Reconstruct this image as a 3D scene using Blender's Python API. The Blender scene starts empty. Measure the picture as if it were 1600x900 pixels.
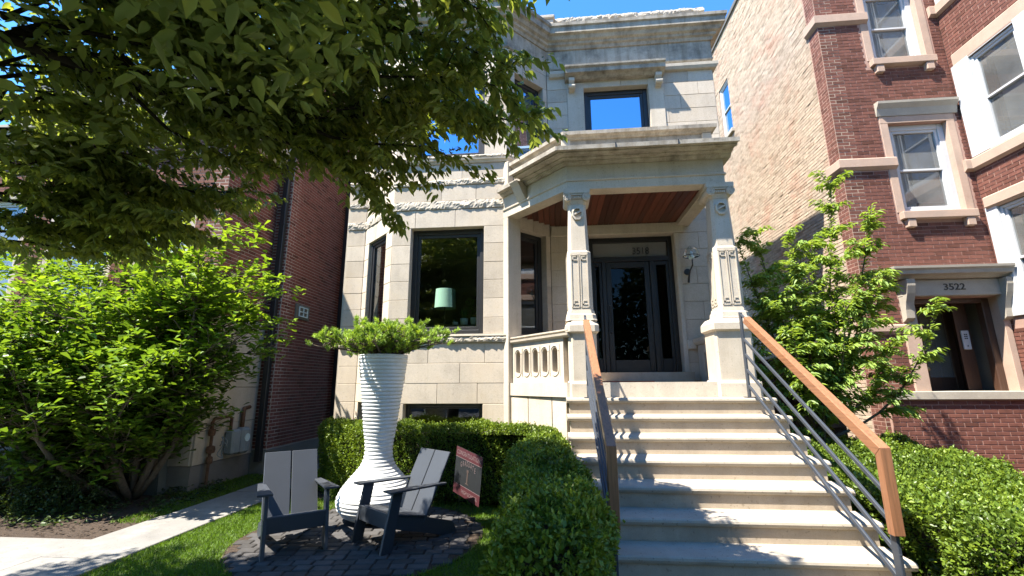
import bpy, math, random
import numpy as np
from mathutils import Vector, Matrix
rnd = random.Random(11)
rng = np.random.default_rng(5)
sc = bpy.context.scene
col = sc.collection

# ------------------------------------------------------------------ camera, sky, sun, exposure
FPX = 697.0                                   # focal length in pixels of a 1600 px wide picture
YAW, PITCH, ROLL = math.radians(5.2), math.radians(12.1), math.radians(-0.32)
CAM = np.array([0.0, 0.0, 1.68])
_F = np.array([-math.sin(YAW)*math.cos(PITCH), math.cos(YAW)*math.cos(PITCH), math.sin(PITCH)])
_R = np.array([math.cos(YAW), math.sin(YAW), 0.0])
_U = np.cross(_R, _F)
_R, _U = math.cos(ROLL)*_R+math.sin(ROLL)*_U, -math.sin(ROLL)*_R+math.cos(ROLL)*_U
cd = bpy.data.cameras.new('camera'); cam = bpy.data.objects.new('camera', cd); col.objects.link(cam)
cd.sensor_width = 36; cd.lens = FPX/1600*36; cd.clip_start = 0.05; cd.clip_end = 500
cam.matrix_world = Matrix(((_R[0], _U[0], -_F[0], CAM[0]), (_R[1], _U[1], -_F[1], CAM[1]), (_R[2], _U[2], -_F[2], CAM[2]), (0, 0, 0, 1)))
sc.camera = cam

SUN = Vector((0.50, 0.30, -1.0)).normalized()      # direction the light travels
world = bpy.data.worlds.new('World'); sc.world = world; world.use_nodes = True
wn = world.node_tree; wn.nodes.clear()
wo = wn.nodes.new('ShaderNodeOutputWorld'); wb = wn.nodes.new('ShaderNodeBackground'); ws = wn.nodes.new('ShaderNodeTexSky')
ws.sky_type = 'NISHITA'; ws.sun_disc = False
ws.sun_elevation = math.asin(-SUN.z); ws.sun_rotation = math.atan2(-SUN.x, -SUN.y)
ws.air_density = 1.0; ws.dust_density = 0.05; ws.ozone_density = 5.0; ws.altitude = 180
wb.inputs['Strength'].default_value = 0.118
wh = wn.nodes.new('ShaderNodeHueSaturation'); wh.inputs['Saturation'].default_value = 1.22; wn.links.new(ws.outputs[0], wh.inputs['Color']); wn.links.new(wh.outputs[0], wb.inputs['Color']); wn.links.new(wb.outputs[0], wo.inputs['Surface'])
sl = bpy.data.lights.new('sun', 'SUN'); sl.energy = 4.6; sl.angle = math.radians(0.53); sl.color = (1.0, 0.94, 0.825)
so = bpy.data.objects.new('sun', sl); col.objects.link(so); so.location = (-8, -8, 20)
so.rotation_euler = SUN.to_track_quat('-Z', 'Y').to_euler()
sc.view_settings.view_transform = 'Standard'; sc.view_settings.look = 'None'
sc.view_settings.exposure = 2.0; sc.view_settings.gamma = 1.0
sc.render.engine = 'CYCLES'; sc.cycles.use_denoising = True
sc.cycles.max_bounces = 8; sc.cycles.transparent_max_bounces = 16; sc.cycles.diffuse_bounces = 6
sc.cycles.caustics_reflective = False; sc.cycles.caustics_refractive = False

def ray(px, py):
    d = (px-800)*_R-(py-450)*_U+FPX*_F
    return d/d[1]
def at(px, py, Y): return CAM+ray(px, py)*Y            # where a sight line meets the depth Y
def project(P):
    d = np.asarray(P, float)-CAM; z = d@_F
    return 800+FPX*(d@_R)/z, 450-FPX*(d@_U)/z, z

# ------------------------------------------------------------------ node helpers and materials
def newmat(name):
    m = bpy.data.materials.new(name); m.use_nodes = True
    nt = m.node_tree
    return m, nt, nt.nodes['Principled BSDF'], nt.nodes['Material Output']
def N(nt, kind, **kw):
    n = nt.nodes.new('ShaderNode'+kind)
    for k, v in kw.items():
        if k in n.inputs: n.inputs[k].default_value = v
        else: setattr(n, k, v)
    return n
def pos(nt): return N(nt, 'NewGeometry').outputs['Position']
def noise(nt, scale, detail=4, rough=.55, vec=None):
    n = N(nt, 'TexNoise', Scale=scale, Detail=detail, Roughness=rough)
    nt.links.new(vec if vec is not None else pos(nt), n.inputs['Vector'])
    return n.outputs['Fac']
def ramp(nt, fac, stops):
    r = N(nt, 'ValToRGB'); nt.links.new(fac, r.inputs[0])
    e = r.color_ramp.elements
    while len(e) < len(stops): e.new(0.5)
    for k, (p, c) in enumerate(stops):
        e[k].position = p; e[k].color = (c[0], c[1], c[2], 1) if hasattr(c, '__len__') else (c, c, c, 1)
    return r.outputs['Color']
def mixc(nt, fac, a, b, mode='MIX'):
    m = N(nt, 'Mix', data_type='RGBA', blend_type=mode)
    for sock, v in ((m.inputs[0], fac), (m.inputs[6], a), (m.inputs[7], b)):
        if hasattr(v, 'links') or hasattr(v, 'is_linked'): nt.links.new(v, sock)
        elif hasattr(v, '__len__'): sock.default_value = (v[0], v[1], v[2], 1)
        else: sock.default_value = v
    return m.outputs[2]
def mathn(nt, op, a, b):
    m = N(nt, 'Math', operation=op)
    for s, v in ((m.inputs[0], a), (m.inputs[1], b)):
        if hasattr(v, 'is_linked'): nt.links.new(v, s)
        else: s.default_value = v
    return m.outputs[0]
def bump(nt, bsdf, h, strength=.3, dist=.01):
    b = N(nt, 'Bump', Strength=strength, Distance=dist)
    nt.links.new(h, b.inputs['Height']); nt.links.new(b.outputs[0], bsdf.inputs['Normal'])

def surface(name, c, rough=.8, var=.18, scale=6, grain=60, bmp=.25, dist=.006, rand=.0, spec=.3, metal=0., stain=None, stainscale=1.2, tint=False, coat=0., streak=0., speck=0.):
    """procedural: base colour, broad and fine variation, grain relief, per-object (rand) or per-piece (tint attribute) shift"""
    m, nt, b, o = newmat(name)
    dark = [x*(1-var*1.6) for x in c]; lite = [min(1, x*(1+var)) for x in c]
    cc = ramp(nt, noise(nt, scale, 5, .62), [(.25, dark), (.5, c), (.78, lite)])
    fine = noise(nt, grain, 3, .6)
    cc = mixc(nt, .5, cc, ramp(nt, fine, [(.3, .62), (.5, .8), (.75, 1.)]), 'MULTIPLY') if var > 0 else cc
    if stain is not None:
        s = ramp(nt, noise(nt, stainscale, 6, .68), [(.50, 0.), (.72, 1.)])
        sf = mathn(nt, 'MULTIPLY', s, .75)
        cc = mixc(nt, sf, cc, stain)
    if streak:                                   # rain streaks
        vm = N(nt, 'VectorMath', operation='MULTIPLY'); nt.links.new(pos(nt), vm.inputs[0]); vm.inputs[1].default_value = (5, 5, .45)
        cc = mixc(nt, streak, cc, ramp(nt, noise(nt, 1.6, 5, .65, vm.outputs[0]), [(.35, (.50, .46, .40)), (.55, (1, 1, 1))]), 'MULTIPLY')
    if speck:                                    # grit and small pits
        cc = mixc(nt, speck, cc, ramp(nt, noise(nt, 34, 2, .6), [(.30, (.35, .31, .26)), (.36, (1, 1, 1))]), 'MULTIPLY')
    if rand > 0 or tint:
        if tint: rv = N(nt, 'Attribute', attribute_name='tint').outputs['Fac']
        else: rv = N(nt, 'ObjectInfo').outputs['Random']
        rr = rand if rand > 0 else .3
        cc = mixc(nt, 1.0, cc, ramp(nt, rv, [(0., (1-rr, 1-rr*1.1, 1-rr*1.25)), (.45, (1, 1, 1)), (1., (1+rr*.35, 1+rr*.3, 1+rr*.22))]), 'MULTIPLY')
    nt.links.new(cc, b.inputs['Base Color'])
    b.inputs['Roughness'].default_value = rough; b.inputs['Metallic'].default_value = metal
    b.inputs['Specular IOR Level'].default_value = spec
    if coat: b.inputs['Coat Weight'].default_value = coat
    if bmp > 0:
        h = mixc(nt, .6, fine, noise(nt, scale*2.2, 4))
        bump(nt, b, h, bmp, dist)
    return m
M = {}
M['stone'] = surface('limestone', (.54, .468, .385), .86, .12, 2.2, 70, .22, .004, rand=.14, streak=.14, speck=.25, stain=(.42, .34, .25), stainscale=1.1)
M['stone_plain'] = surface('limestone_dressed', (.53, .465, .38), .86, .10, 2.0, 80, .18, .003, streak=.18, speck=.3, stain=(.40, .34, .26), stainscale=.9)
M['stone_rough'] = surface('limestone_rock_faced', (.48, .42, .345), .9, .18, 5, 45, .6, .012)
M['stone_joint'] = surface('limestone_mortar', (.47, .41, .335), .95, .1, 8, 90, .2, .003)
M['stone_weather'] = surface('limestone_weathered', (.43, .38, .315), .9, .25, 3, 60, .3, .005, streak=.6, speck=.4, stain=(.085, .08, .072), stainscale=2.3)
M['tread'] = surface('cut_limestone_tread', (.40, .35, .285), .8, .14, 3, 140, .2, .002, rand=.10, speck=.6, stain=(.33, .28, .22), stainscale=2.6)
M['riser'] = surface('cut_limestone_riser', (.41, .34, .26), .85, .14, 2.5, 140, .2, .002, rand=.12, streak=.15, speck=.4, stain=(.27, .215, .16), stainscale=2.2)
M['brick_red'] = surface('red_brick', (.155, .062, .046), .88, .22, 14, 90, .4, .004, rand=.38, tint=True)
M['mortar_red'] = surface('pink_mortar', (.37, .235, .19), .95, .1, 12, 120, .3, .003)
M['brick_dark'] = surface('dark_red_brick', (.19, .064, .05), .9, .22, 14, 90, .4, .005, rand=.45, tint=True)
M['mortar_pale'] = surface('pale_mortar', (.46, .385, .335), .95, .1, 12, 120, .3, .003)
M['brick_tan'] = surface('cream_common_brick', (.43, .345, .265), .92, .18, 9, 60, .6, .008, rand=.26, tint=True, stain=(.40, .21, .15), stainscale=1.3)
M['mortar_tan'] = surface('sandy_mortar', (.37, .29, .228), .95, .15, 10, 90, .5, .005)
M['pink_stone'] = surface('pinkish_limestone_trim', (.44, .315, .245), .85, .1, 3, 80, .15, .003, stain=(.30, .24, .20), stainscale=1.4)
M['grey_stone'] = surface('grey_limestone_trim', (.40, .36, .30), .85, .1, 3, 80, .15, .003, stain=(.27, .24, .20), stainscale=1.4)
M['white_paint'] = surface('white_paint', (.52, .53, .545), .5, .03, 5, 120, .04, .001)
M['black_frame'] = surface('black_window_frame', (.022, .022, .024), .42, .1, 8, 150, .03, .001, spec=.45)
M['metal_black'] = surface('black_painted_steel', (.02, .021, .023), .4, .12, 9, 160, .04, .001, spec=.5)
M['steel'] = surface('slate_grey_painted_steel', (.035, .043, .058), .5, .08, 7, 200, .03, .001, spec=.5)
M['chair'] = surface('charcoal_recycled_plastic', (.042, .048, .060), .5, .06, 5, 260, .05, .001, spec=.45)
M['concrete'] = surface('pale_concrete', (.21, .20, .188), .9, .16, 1.6, 120, .25, .003, stain=(.33, .31, .28), stainscale=1.7, speck=.5)
M['asphalt'] = surface('worn_asphalt', (.075, .075, .077), .9, .2, 4, 90, .4, .004)
M['foundation'] = surface('grey_foundation_render', (.20, .185, .165), .92, .12, 3, 70, .2, .004)
M['grey_panel'] = surface('grey_green_rendered_wall', (.15, .155, .13), .85, .08, 2, 80, .1, .003)
M['paver'] = surface('slate_paver', (.068, .065, .066), .88, .2, 12, 80, .5, .006, rand=.35)
M['soil'] = surface('dark_mulch', (.060, .042, .030), .96, .4, 22, 70, 1., .03)
M['ground'] = surface('lawn_soil', (.055, .085, .022), .96, .35, 14, 60, .8, .02)
M['planter'] = surface('white_ribbed_planter', (.68, .685, .68), .42, .06, 3, 90, .03, .001, spec=.4, stain=(.42, .41, .38), stainscale=2.6)
M['bark'] = surface('grey_brown_bark', (.13, .105, .08), .93, .3, 16, 60, .8, .01)
M['bark_dark'] = surface('dark_bark', (.035, .028, .022), .95, .3, 20, 60, .8, .01)
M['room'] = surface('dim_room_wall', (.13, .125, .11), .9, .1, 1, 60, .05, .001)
M['rubble'] = surface('shade_darkened_field_stone', (.075, .055, .042), .92, .3, 5, 60, .8, .02, rand=.4)  # stone colour kept dark to carry the shade over this wall
M['shade'] = surface('mint_fabric_shade', (.22, .38, .27), .8, .04, 4, 220, .1, .001)
M['pot_white'] = surface('pale_glazed_pot', (.60, .72, .72), .35, .05, 5, 90, .03, .001)
M['meter'] = surface('grey_meter_enamel', (.24, .27, .28), .45, .08, 5, 120, .05, .001)
M['rust'] = surface('rusty_iron_pipe', (.14, .075, .045), .85, .3, 20, 90, .5, .003)
M['sign_red'] = surface('maroon_print', (.07, .02, .025), .55, .04, 5, 120, .02, .001)
M['sign_black'] = surface('charcoal_print', (.018, .02, .023), .5, .04, 5, 120, .02, .001)
M['sign_pale'] = surface('pale_print', (.17, .125, .13), .6, .04, 5, 120, .0, .001)
M['sign_dim'] = surface('dim_brown_print', (.075, .055, .05), .6, .04, 5, 120, .0, .001)
M['gate'] = surface('steel_panel', (.3, .3, .3), .5, .05)
M['brass'] = surface('worn_brass', (.40, .30, .14), .4, .1, 20, 90, .05, .001, metal=.8)
M['roof'] = surface('roof_membrane', (.12, .12, .12), .9, .15, 3, 60, .2, .004)
M['pane_backing'] = surface('grey_pane_backing', (.42, .42, .40), .9, .1, 2, 90, .1, .002)
M['mat'] = surface('red_doormat', (.22, .06, .045), .95, .2, 30, 120, .5, .004)
M['curtain'] = surface('pale_curtain', (.50, .49, .46), .9, .08, 4, 90, .1, .003)

def woodmat(name, c, rough=.5, along='Y', coat=.0, rand=.25):
    m, nt, b, o = newmat(name)
    mp = N(nt, 'Mapping'); nt.links.new(N(nt, 'TexCoord').outputs['Object'], mp.inputs['Vector'])
    s = {'X': (1.2, 26, 26), 'Y': (26, 1.2, 26), 'Z': (26, 26, 1.2)}[along]
    mp.inputs['Scale'].default_value = s
    g = noise(nt, 2.2, 6, .65, mp.outputs[0])
    cc = ramp(nt, g, [(.25, [x*.52 for x in c]), (.5, c), (.78, [min(1, x*1.32) for x in c])])
    rr = ramp(nt, N(nt, 'ObjectInfo').outputs['Random'], [(0, 1-rand*1.6), (1, 1+rand*.6)])
    cc = mixc(nt, 1., cc, rr, 'MULTIPLY')
    nt.links.new(cc, b.inputs['Base Color']); b.inputs['Roughness'].default_value = rough
    b.inputs['Coat Weight'].default_value = coat
    bump(nt, b, g, .15, .002)
    return m
M['rail_wood'] = woodmat('oiled_ipe', (.245, .108, .052), .45, 'Y', .1, .0)
M['rail_wood_z'] = woodmat('oiled_ipe_upright', (.24, .105, .05), .45, 'Z', .1, .0)
M['ceiling_wood'] = woodmat('red_brown_ceiling_board', (.125, .036, .019), .5, 'Y', .05, .32)
M['door_wood'] = woodmat('dark_brown_door_wood', (.06, .030, .019), .45, 'Z', .1, .1)
M['door_black'] = surface('black_stained_door', (.012, .011, .011), .42, .2, 9, 90, .05, .001, spec=.45)

def glassmat(name, refl, tint, base=.01, gain=1.6, gcol=(.92, .96, 1.), haze=0.):
    m, nt, b, o = newmat(name); nt.nodes.remove(b)
    tr = N(nt, 'BsdfTransparent'); tr.inputs[0].default_value = (*tint, 1)
    gl = N(nt, 'BsdfGlossy'); gl.inputs['Color'].default_value = (*gcol, 1); gl.inputs['Roughness'].default_value = base
    lw = N(nt, 'Fresnel', IOR=1.5)
    f = mathn(nt, 'MINIMUM', mathn(nt, 'ADD', mathn(nt, 'MULTIPLY', lw.outputs[0], gain), refl), 1.)
    mx = N(nt, 'MixShader'); nt.links.new(f, mx.inputs[0]); nt.links.new(tr.outputs[0], mx.inputs[1]); nt.links.new(gl.outputs[0], mx.inputs[2])
    w = N(nt, 'Bump', Strength=.02, Distance=.02); nt.links.new(noise(nt, 1.4, 2), w.inputs['Height']); nt.links.new(w.outputs[0], gl.inputs['Normal'])
    if haze:  # pale hazy look of the panes mixed in as diffuse grey
        df = N(nt, 'BsdfDiffuse'); df.inputs['Color'].default_value = (.55, .55, .53, 1); m2 = N(nt, 'MixShader')
        nt.links.new(ramp(nt, noise(nt, 1.1, 4), [(.3, haze*.55), (.7, haze*1.3)]), m2.inputs[0]); nt.links.new(mx.outputs[0], m2.inputs[1]); nt.links.new(df.outputs[0], m2.inputs[2]); mx = m2
    nt.links.new(mx.outputs[0], o.inputs['Surface'])
    return m
M['glass'] = glassmat('tinted_window_glass', .05, (.88, .97, .93), gain=1.7)
M['glass_door'] = glassmat('dark_door_glass', .0, (.24, .29, .26), gain=.25)
M['frosted'] = surface('grey_frosted_glass', (.20, .19, .18), .35, .05, 1.5, 60, .0, .001, spec=.5)
M['glass_blue'] = glassmat('coated_upstairs_glass', .55, (.40, .48, .50), .0, 1.6, (.50, .74, 1.))
M['glass_grey'] = glassmat('old_sash_glass', .06, (.72, .73, .73), haze=.20)
M['glass_clear'] = glassmat('clear_globe_glass', .0, (.93, .94, .92), gain=.5)

def leafmat(name, c, trans=.35, var=.5, rough=.45, back=None):
    m, nt, b, o = newmat(name)
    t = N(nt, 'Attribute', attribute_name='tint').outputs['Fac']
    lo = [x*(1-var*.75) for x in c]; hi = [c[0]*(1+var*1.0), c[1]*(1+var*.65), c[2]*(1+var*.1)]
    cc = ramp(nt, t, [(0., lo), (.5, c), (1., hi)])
    nt.links.new(cc, b.inputs['Base Color']); b.inputs['Roughness'].default_value = rough
    b.inputs['Specular IOR Level'].default_value = .35
    tl = N(nt, 'BsdfTranslucent')
    nt.links.new(mixc(nt, 1., cc, (1.25, 1.15, .45), 'MULTIPLY'), tl.inputs['Color'])
    mx = N(nt, 'MixShader'); mx.inputs[0].default_value = trans
    nt.links.new(b.outputs[0], mx.inputs[1]); nt.links.new(tl.outputs[0], mx.inputs[2])
    nt.links.new(mx.outputs[0], o.inputs['Surface'])
    return m
M['leaf_tree'] = leafmat('elm_leaf', (.22, .285, .085), .52)
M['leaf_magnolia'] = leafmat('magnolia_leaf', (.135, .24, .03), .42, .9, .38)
M['leaf_sapling'] = leafmat('cherry_leaf', (.23, .345, .085), .45, .5, .42)
M['leaf_box'] = leafmat('boxwood_leaf', (.115, .185, .026), .34, .75, .4)
M['leaf_yew'] = leafmat('low_shrub_leaf', (.05, .085, .022), .3, .6)
M['needle'] = leafmat('pine_needle', (.26, .40, .07), .30, .6, .5)
M['grass'] = leafmat('grass_blade', (.12, .22, .022), .35, .5, .5)
M['leaf_far'] = leafmat('far_tree_leaf', (.05, .09, .025), .3, .5)
M['houseplant'] = leafmat('house_plant_leaf', (.05, .12, .03), .3, .4)

# ------------------------------------------------------------------ geometry helpers
WLOC = {}
_CB = None
class MB:
    def __init__(s): s.v = []; s.f = []; s.t = None
    def add(s, vs, fs):
        b = len(s.v); s.v.extend([tuple(map(float, p)) for p in vs]); s.f.extend([tuple(i+b for i in q) for q in fs])
        return s
    def box(s, x0, x1, y0, y1, z0, z1): return s.obox((0, 0, 0), (1, 0, 0), (0, 1, 0), (x0, x1), (y0, y1), (z0, z1))
    def obox(s, o, ex, ey, rx, ry, rz, ez=(0, 0, 1)):
        o, ex, ey, ez = map(np.asarray, (o, ex, ey, ez)); vs = []
        for z in rz:
            for y in ry:
                for x in rx: vs.append(o+ex*x+ey*y+ez*z)
        fs = [(0, 2, 3, 1), (4, 5, 7, 6), (0, 1, 5, 4), (2, 6, 7, 3), (0, 4, 6, 2), (1, 3, 7, 5)]
        if np.dot(np.cross(ex, ey), ez) < 0: fs = [q[::-1] for q in fs]
        return s.add(vs, fs)
    def cbox(s, o, ex, ey, rx, ry, rz, ch=.004, ez=(0, 0, 1)):
        """box with chamfered edges"""
        o, ex, ey, ez = [np.asarray(a, float) for a in (o, ex, ey, ez)]
        c = [(r[0]+r[1])/2 for r in (rx, ry, rz)]; h = [abs(r[1]-r[0])/2 for r in (rx, ry, rz)]
        ch = min(ch, min(h)*.45)
        idx = {}; vs = []
        for sx in (-1, 1):
            for sy in (-1, 1):
                for sz in (-1, 1):
                    sg = (sx, sy, sz)
                    for a in range(3):
                        p = [c[k]+sg[k]*(h[k]-(0 if k == a else ch)) for k in range(3)]
                        idx[(sg, a)] = len(vs); vs.append(p)
        fs = []
        for a in range(3):
            b, d = (a+1) % 3, (a+2) % 3
            for sa in (-1, 1):
                ring = []
                for sb, sd in ((-1, -1), (1, -1), (1, 1), (-1, 1)):
                    sg = [0, 0, 0]; sg[a], sg[b], sg[d] = sa, sb, sd; ring.append(idx[(tuple(sg), a)])
                fs.append(ring)
            for sa in (-1, 1):
                for sb in (-1, 1):
                    q = []
                    for sd, ax in ((-1, a), (1, a), (1, b), (-1, b)):
                        sg = [0, 0, 0]; sg[a], sg[b], sg[d] = sa, sb, sd; q.append(idx[(tuple(sg), ax)])
                    fs.append(q)
        for sx in (-1, 1):
            for sy in (-1, 1):
                for sz in (-1, 1): fs.append([idx[((sx, sy, sz), a)] for a in range(3)])
        V = np.array(vs); cen = np.array(c); out = []
        for q in fs:
            n = np.cross(V[q[1]]-V[q[0]], V[q[2]]-V[q[0]])
            out.append(tuple(q) if n@(V[q].mean(0)-cen) > 0 else tuple(q[::-1]))
        if np.dot(np.cross(ex, ey), ez) < 0: out = [q[::-1] for q in out]
        return s.add([o+ex*p[0]+ey*p[1]+ez*p[2] for p in vs], out)
    def prism(s, poly, z0, z1):
        a = sum(poly[i][0]*poly[(i+1) % len(poly)][1]-poly[(i+1) % len(poly)][0]*poly[i][1] for i in range(len(poly)))
        if a < 0: poly = poly[::-1]
        n = len(poly)
        vs = [(x, y, z0) for x, y in poly]+[(x, y, z1) for x, y in poly]
        fs = [tuple(range(n))[::-1], tuple(range(n, 2*n))]+[(i, (i+1) % n, n+(i+1) % n, n+i) for i in range(n)]
        return s.add(vs, fs)
    def loft(s, rings, caps=True):
        n = len(rings[0]); vs = [p for r in rings for p in r]; fs = []
        for k in range(len(rings)-1):
            for i in range(n):
                j = (i+1) % n; fs.append((k*n+i, k*n+j, (k+1)*n+j, (k+1)*n+i))
        if caps: fs += [tuple(range(n))[::-1], tuple(range((len(rings)-1)*n, len(rings)*n))]
        return s.add(vs, fs)
    def tube(s, pts, r, n=8, caps=True):
        pts = [np.asarray(p, float) for p in pts]
        rs = r if hasattr(r, '__len__') else [r]*len(pts)
        rings = []; up = None
        for k, p in enumerate(pts):
            t = pts[min(k+1, len(pts)-1)]-pts[max(k-1, 0)]; t = t/(np.linalg.norm(t)+1e-9)
            if up is None:
                up = np.array([0, 0, 1.]) if abs(t[2]) < .9 else np.array([1., 0, 0])
            x = np.cross(t, up); x /= np.linalg.norm(x)+1e-9; y = np.cross(t, x); up = -y if False else up
            rings.append([p+rs[k]*(math.cos(a)*x-math.sin(a)*y) for a in [2*math.pi*i/n for i in range(n)]])
        return s.loft(rings, caps)
    def lathe(s, prof, c=(0, 0), n=24, caps=True):
        rings = [[(c[0]+r*math.cos(2*math.pi*i/n), c[1]+r*math.sin(2*math.pi*i/n), z) for i in range(n)] for r, z in prof]
        return s.loft(rings, caps)
    def sweep(s, path, prof, caps=True):
        """closed profile (outward offset, z) run along a plan polyline; outward is to the right of the direction of travel"""
        path = [np.asarray(p, float) for p in path]; rings = []
        for k, p in enumerate(path):
            ds = []
            if k > 0: d = path[k]-path[k-1]; ds.append(d/np.linalg.norm(d))
            if k < len(path)-1: d = path[k+1]-path[k]; ds.append(d/np.linalg.norm(d))
            ns = [np.array([d[1], -d[0]]) for d in ds]
            m = ns[0] if len(ns) == 1 else (ns[0]+ns[1])/(1+ns[0]@ns[1])
            rings.append([(p[0]+m[0]*o, p[1]+m[1]*o, z) for o, z in prof])
        return s.loft(rings, caps)

def fix_normals(me):
    import bmesh
    bm = bmesh.new(); bm.from_mesh(me); bmesh.ops.recalc_face_normals(bm, faces=bm.faces); bm.to_mesh(me); bm.free()
def build(name, mb, mat, parent=None, smooth=False, fix=True, center=True):
    me = bpy.data.meshes.new(name)
    v = np.array(mb.v)
    c = (v.min(0)+v.max(0))/2 if center else np.zeros(3)
    me.from_pydata([tuple(p) for p in (v-c)], [], mb.f); me.update()
    if mb.t is not None:
        a = me.attributes.new('tint', 'FLOAT', 'POINT'); a.data.foreach_set('value', np.asarray(mb.t, np.float32))
    if fix: fix_normals(me)
    me.materials.append(M[mat] if isinstance(mat, str) else mat)
    if smooth: me.shade_smooth()
    o = bpy.data.objects.new(name, me); col.objects.link(o)
    place(o, c, parent)
    return o
def place(o, c, parent):
    w = np.asarray(c, float)
    if parent is not None:
        o.parent = parent; o.location = tuple(w-WLOC[parent.name])
    else: o.location = tuple(w)
    WLOC[o.name] = w
def thing(name, label, cat, loc=(0, 0, 0), group=None):
    o = bpy.data.objects.new(name, None); col.objects.link(o); o.location = loc; o.empty_display_size = .2
    WLOC[o.name] = np.asarray(loc, float)
    return tag(o, label, cat, group)
def tag(o, label, cat, group=None):
    o['label'] = label; o['category'] = cat
    if group: o['group'] = group
    return o
def struct(o): o['kind'] = 'structure'; return o
def stuff(o): o['kind'] = 'stuff'; return o
def bevel(o, w=.006, seg=2, ang=40):
    m = o.modifiers.new('bevel', 'BEVEL'); m.width = w; m.segments = seg; m.limit_method = 'ANGLE'; m.angle_limit = math.radians(ang)
    return o
def copy_tree(o, parent=None, mats=None):
    c = o.copy(); col.objects.link(c); c.parent = parent; WLOC[c.name] = WLOC.get(o.name, np.zeros(3))
    for ch in list(o.children): copy_tree(ch, c)
    return c
def text(name, s, size, mat, parent, origin, eu, up, ext=.004, align='LEFT', xs=1.0, bold=0.):
    """raised letters as a mesh; origin = left end of the baseline"""
    cu = bpy.data.curves.new(name, 'FONT'); cu.body = s; cu.size = size; cu.extrude = ext; cu.align_x = align; cu.offset = bold; cu.resolution_u = 3
    t = bpy.data.objects.new(name, cu); col.objects.link(t)
    dg = bpy.context.evaluated_depsgraph_get(); dg.update()
    me = bpy.data.meshes.new_from_object(t.evaluated_get(dg)); bpy.data.objects.remove(t)
    eu = np.asarray(eu, float); up = np.asarray(up, float); n = np.cross(eu, up); origin = np.asarray(origin, float)
    v = np.empty(len(me.vertices)*3); me.vertices.foreach_get('co', v); v = v.reshape(-1, 3)
    w = v[:, :1]*xs*eu+v[:, 1:2]*up+v[:, 2:3]*n+origin; c = (w.min(0)+w.max(0))/2
    me.vertices.foreach_set('co', (w-c).ravel()); me.update(); me.materials.clear(); me.materials.append(M[mat])
    o = bpy.data.objects.new(name, me); col.objects.link(o); place(o, c, parent)
    return o

class Face:
    """a vertical wall face: u along it, n outwards, z up"""
    def __init__(s, p0, p1):
        p0, p1 = np.asarray(p0, float), np.asarray(p1, float)
        d = p1-p0; s.len = np.linalg.norm(d); e = d/s.len
        s.o = np.array([p0[0], p0[1], 0.]); s.eu = np.array([e[0], e[1], 0.]); s.en = np.array([e[1], -e[0], 0.])
    def P(s, u, n, z): return s.o+s.eu*u+s.en*n+np.array([0, 0, z])
    def box(s, mb, u, n, z, ch=0):
        # axes (eu, -en, z) are right-handed
        if ch: return mb.cbox(s.o, s.eu, -s.en, u, (-n[1], -n[0]), z, ch)
        return mb.obox(s.o, s.eu, -s.en, u, (-n[1], -n[0]), z)

def subtract(u0, u1, spans):
    out = [(u0, u1)]
    for a, b in spans:
        nx = []
        for p, q in out:
            if b <= p or a >= q: nx.append((p, q)); continue
            if a > p: nx.append((p, a))
            if b < q: nx.append((b, q))
        out = nx
    return [(p, q) for p, q in out if q-p > .015]

def wall_panel(mb, F, u0, u1, z0, z1, opens, n0, n1):
    """solid wall slab with rectangular openings"""
    zs = sorted({z0, z1} | {z for o in opens for z in o[2:] if z0 < z < z1})
    for a, b in zip(zs[:-1], zs[1:]):
        zm = (a+b)/2
        for p, q in subtract(u0, u1, [(o[0], o[1]) for o in opens if o[2] < zm < o[3]]):
            F.box(mb, (p, q), (n0, n1), (a, b))

def ashlar(parent, F, u0, u1, courses, opens, mat='stone', lens=(.55, .95), joint=.006, proud=.0, thick=.04, seed=0, skip=()):
    """each stone block an object of its own"""
    r = random.Random(seed)
    for k, (a, b) in enumerate(courses):
        if any(abs(a-s) < 1e-6 for s in skip): continue
        zm = (a+b)/2
        for p, q in subtract(u0, u1, [(o[0], o[1]) for o in opens if o[2] < zm < o[3]]):
            L = q-p; cuts = [p]
            if L > .75:
                x = p+r.uniform(*lens)*(.55 if k % 2 else 1.)
                while x < q-.22: cuts.append(x); x += r.uniform(*lens)
            cuts.append(q)
            for c0, c1 in zip(cuts[:-1], cuts[1:]):
                m = MB(); pr = proud+r.uniform(-.0015, .002)
                F.box(m, (c0+joint/2, c1-joint/2), (-thick, pr), (a+joint/2, b-joint/2), .004)
                build('stone_block', m, mat, parent, fix=False)

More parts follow.
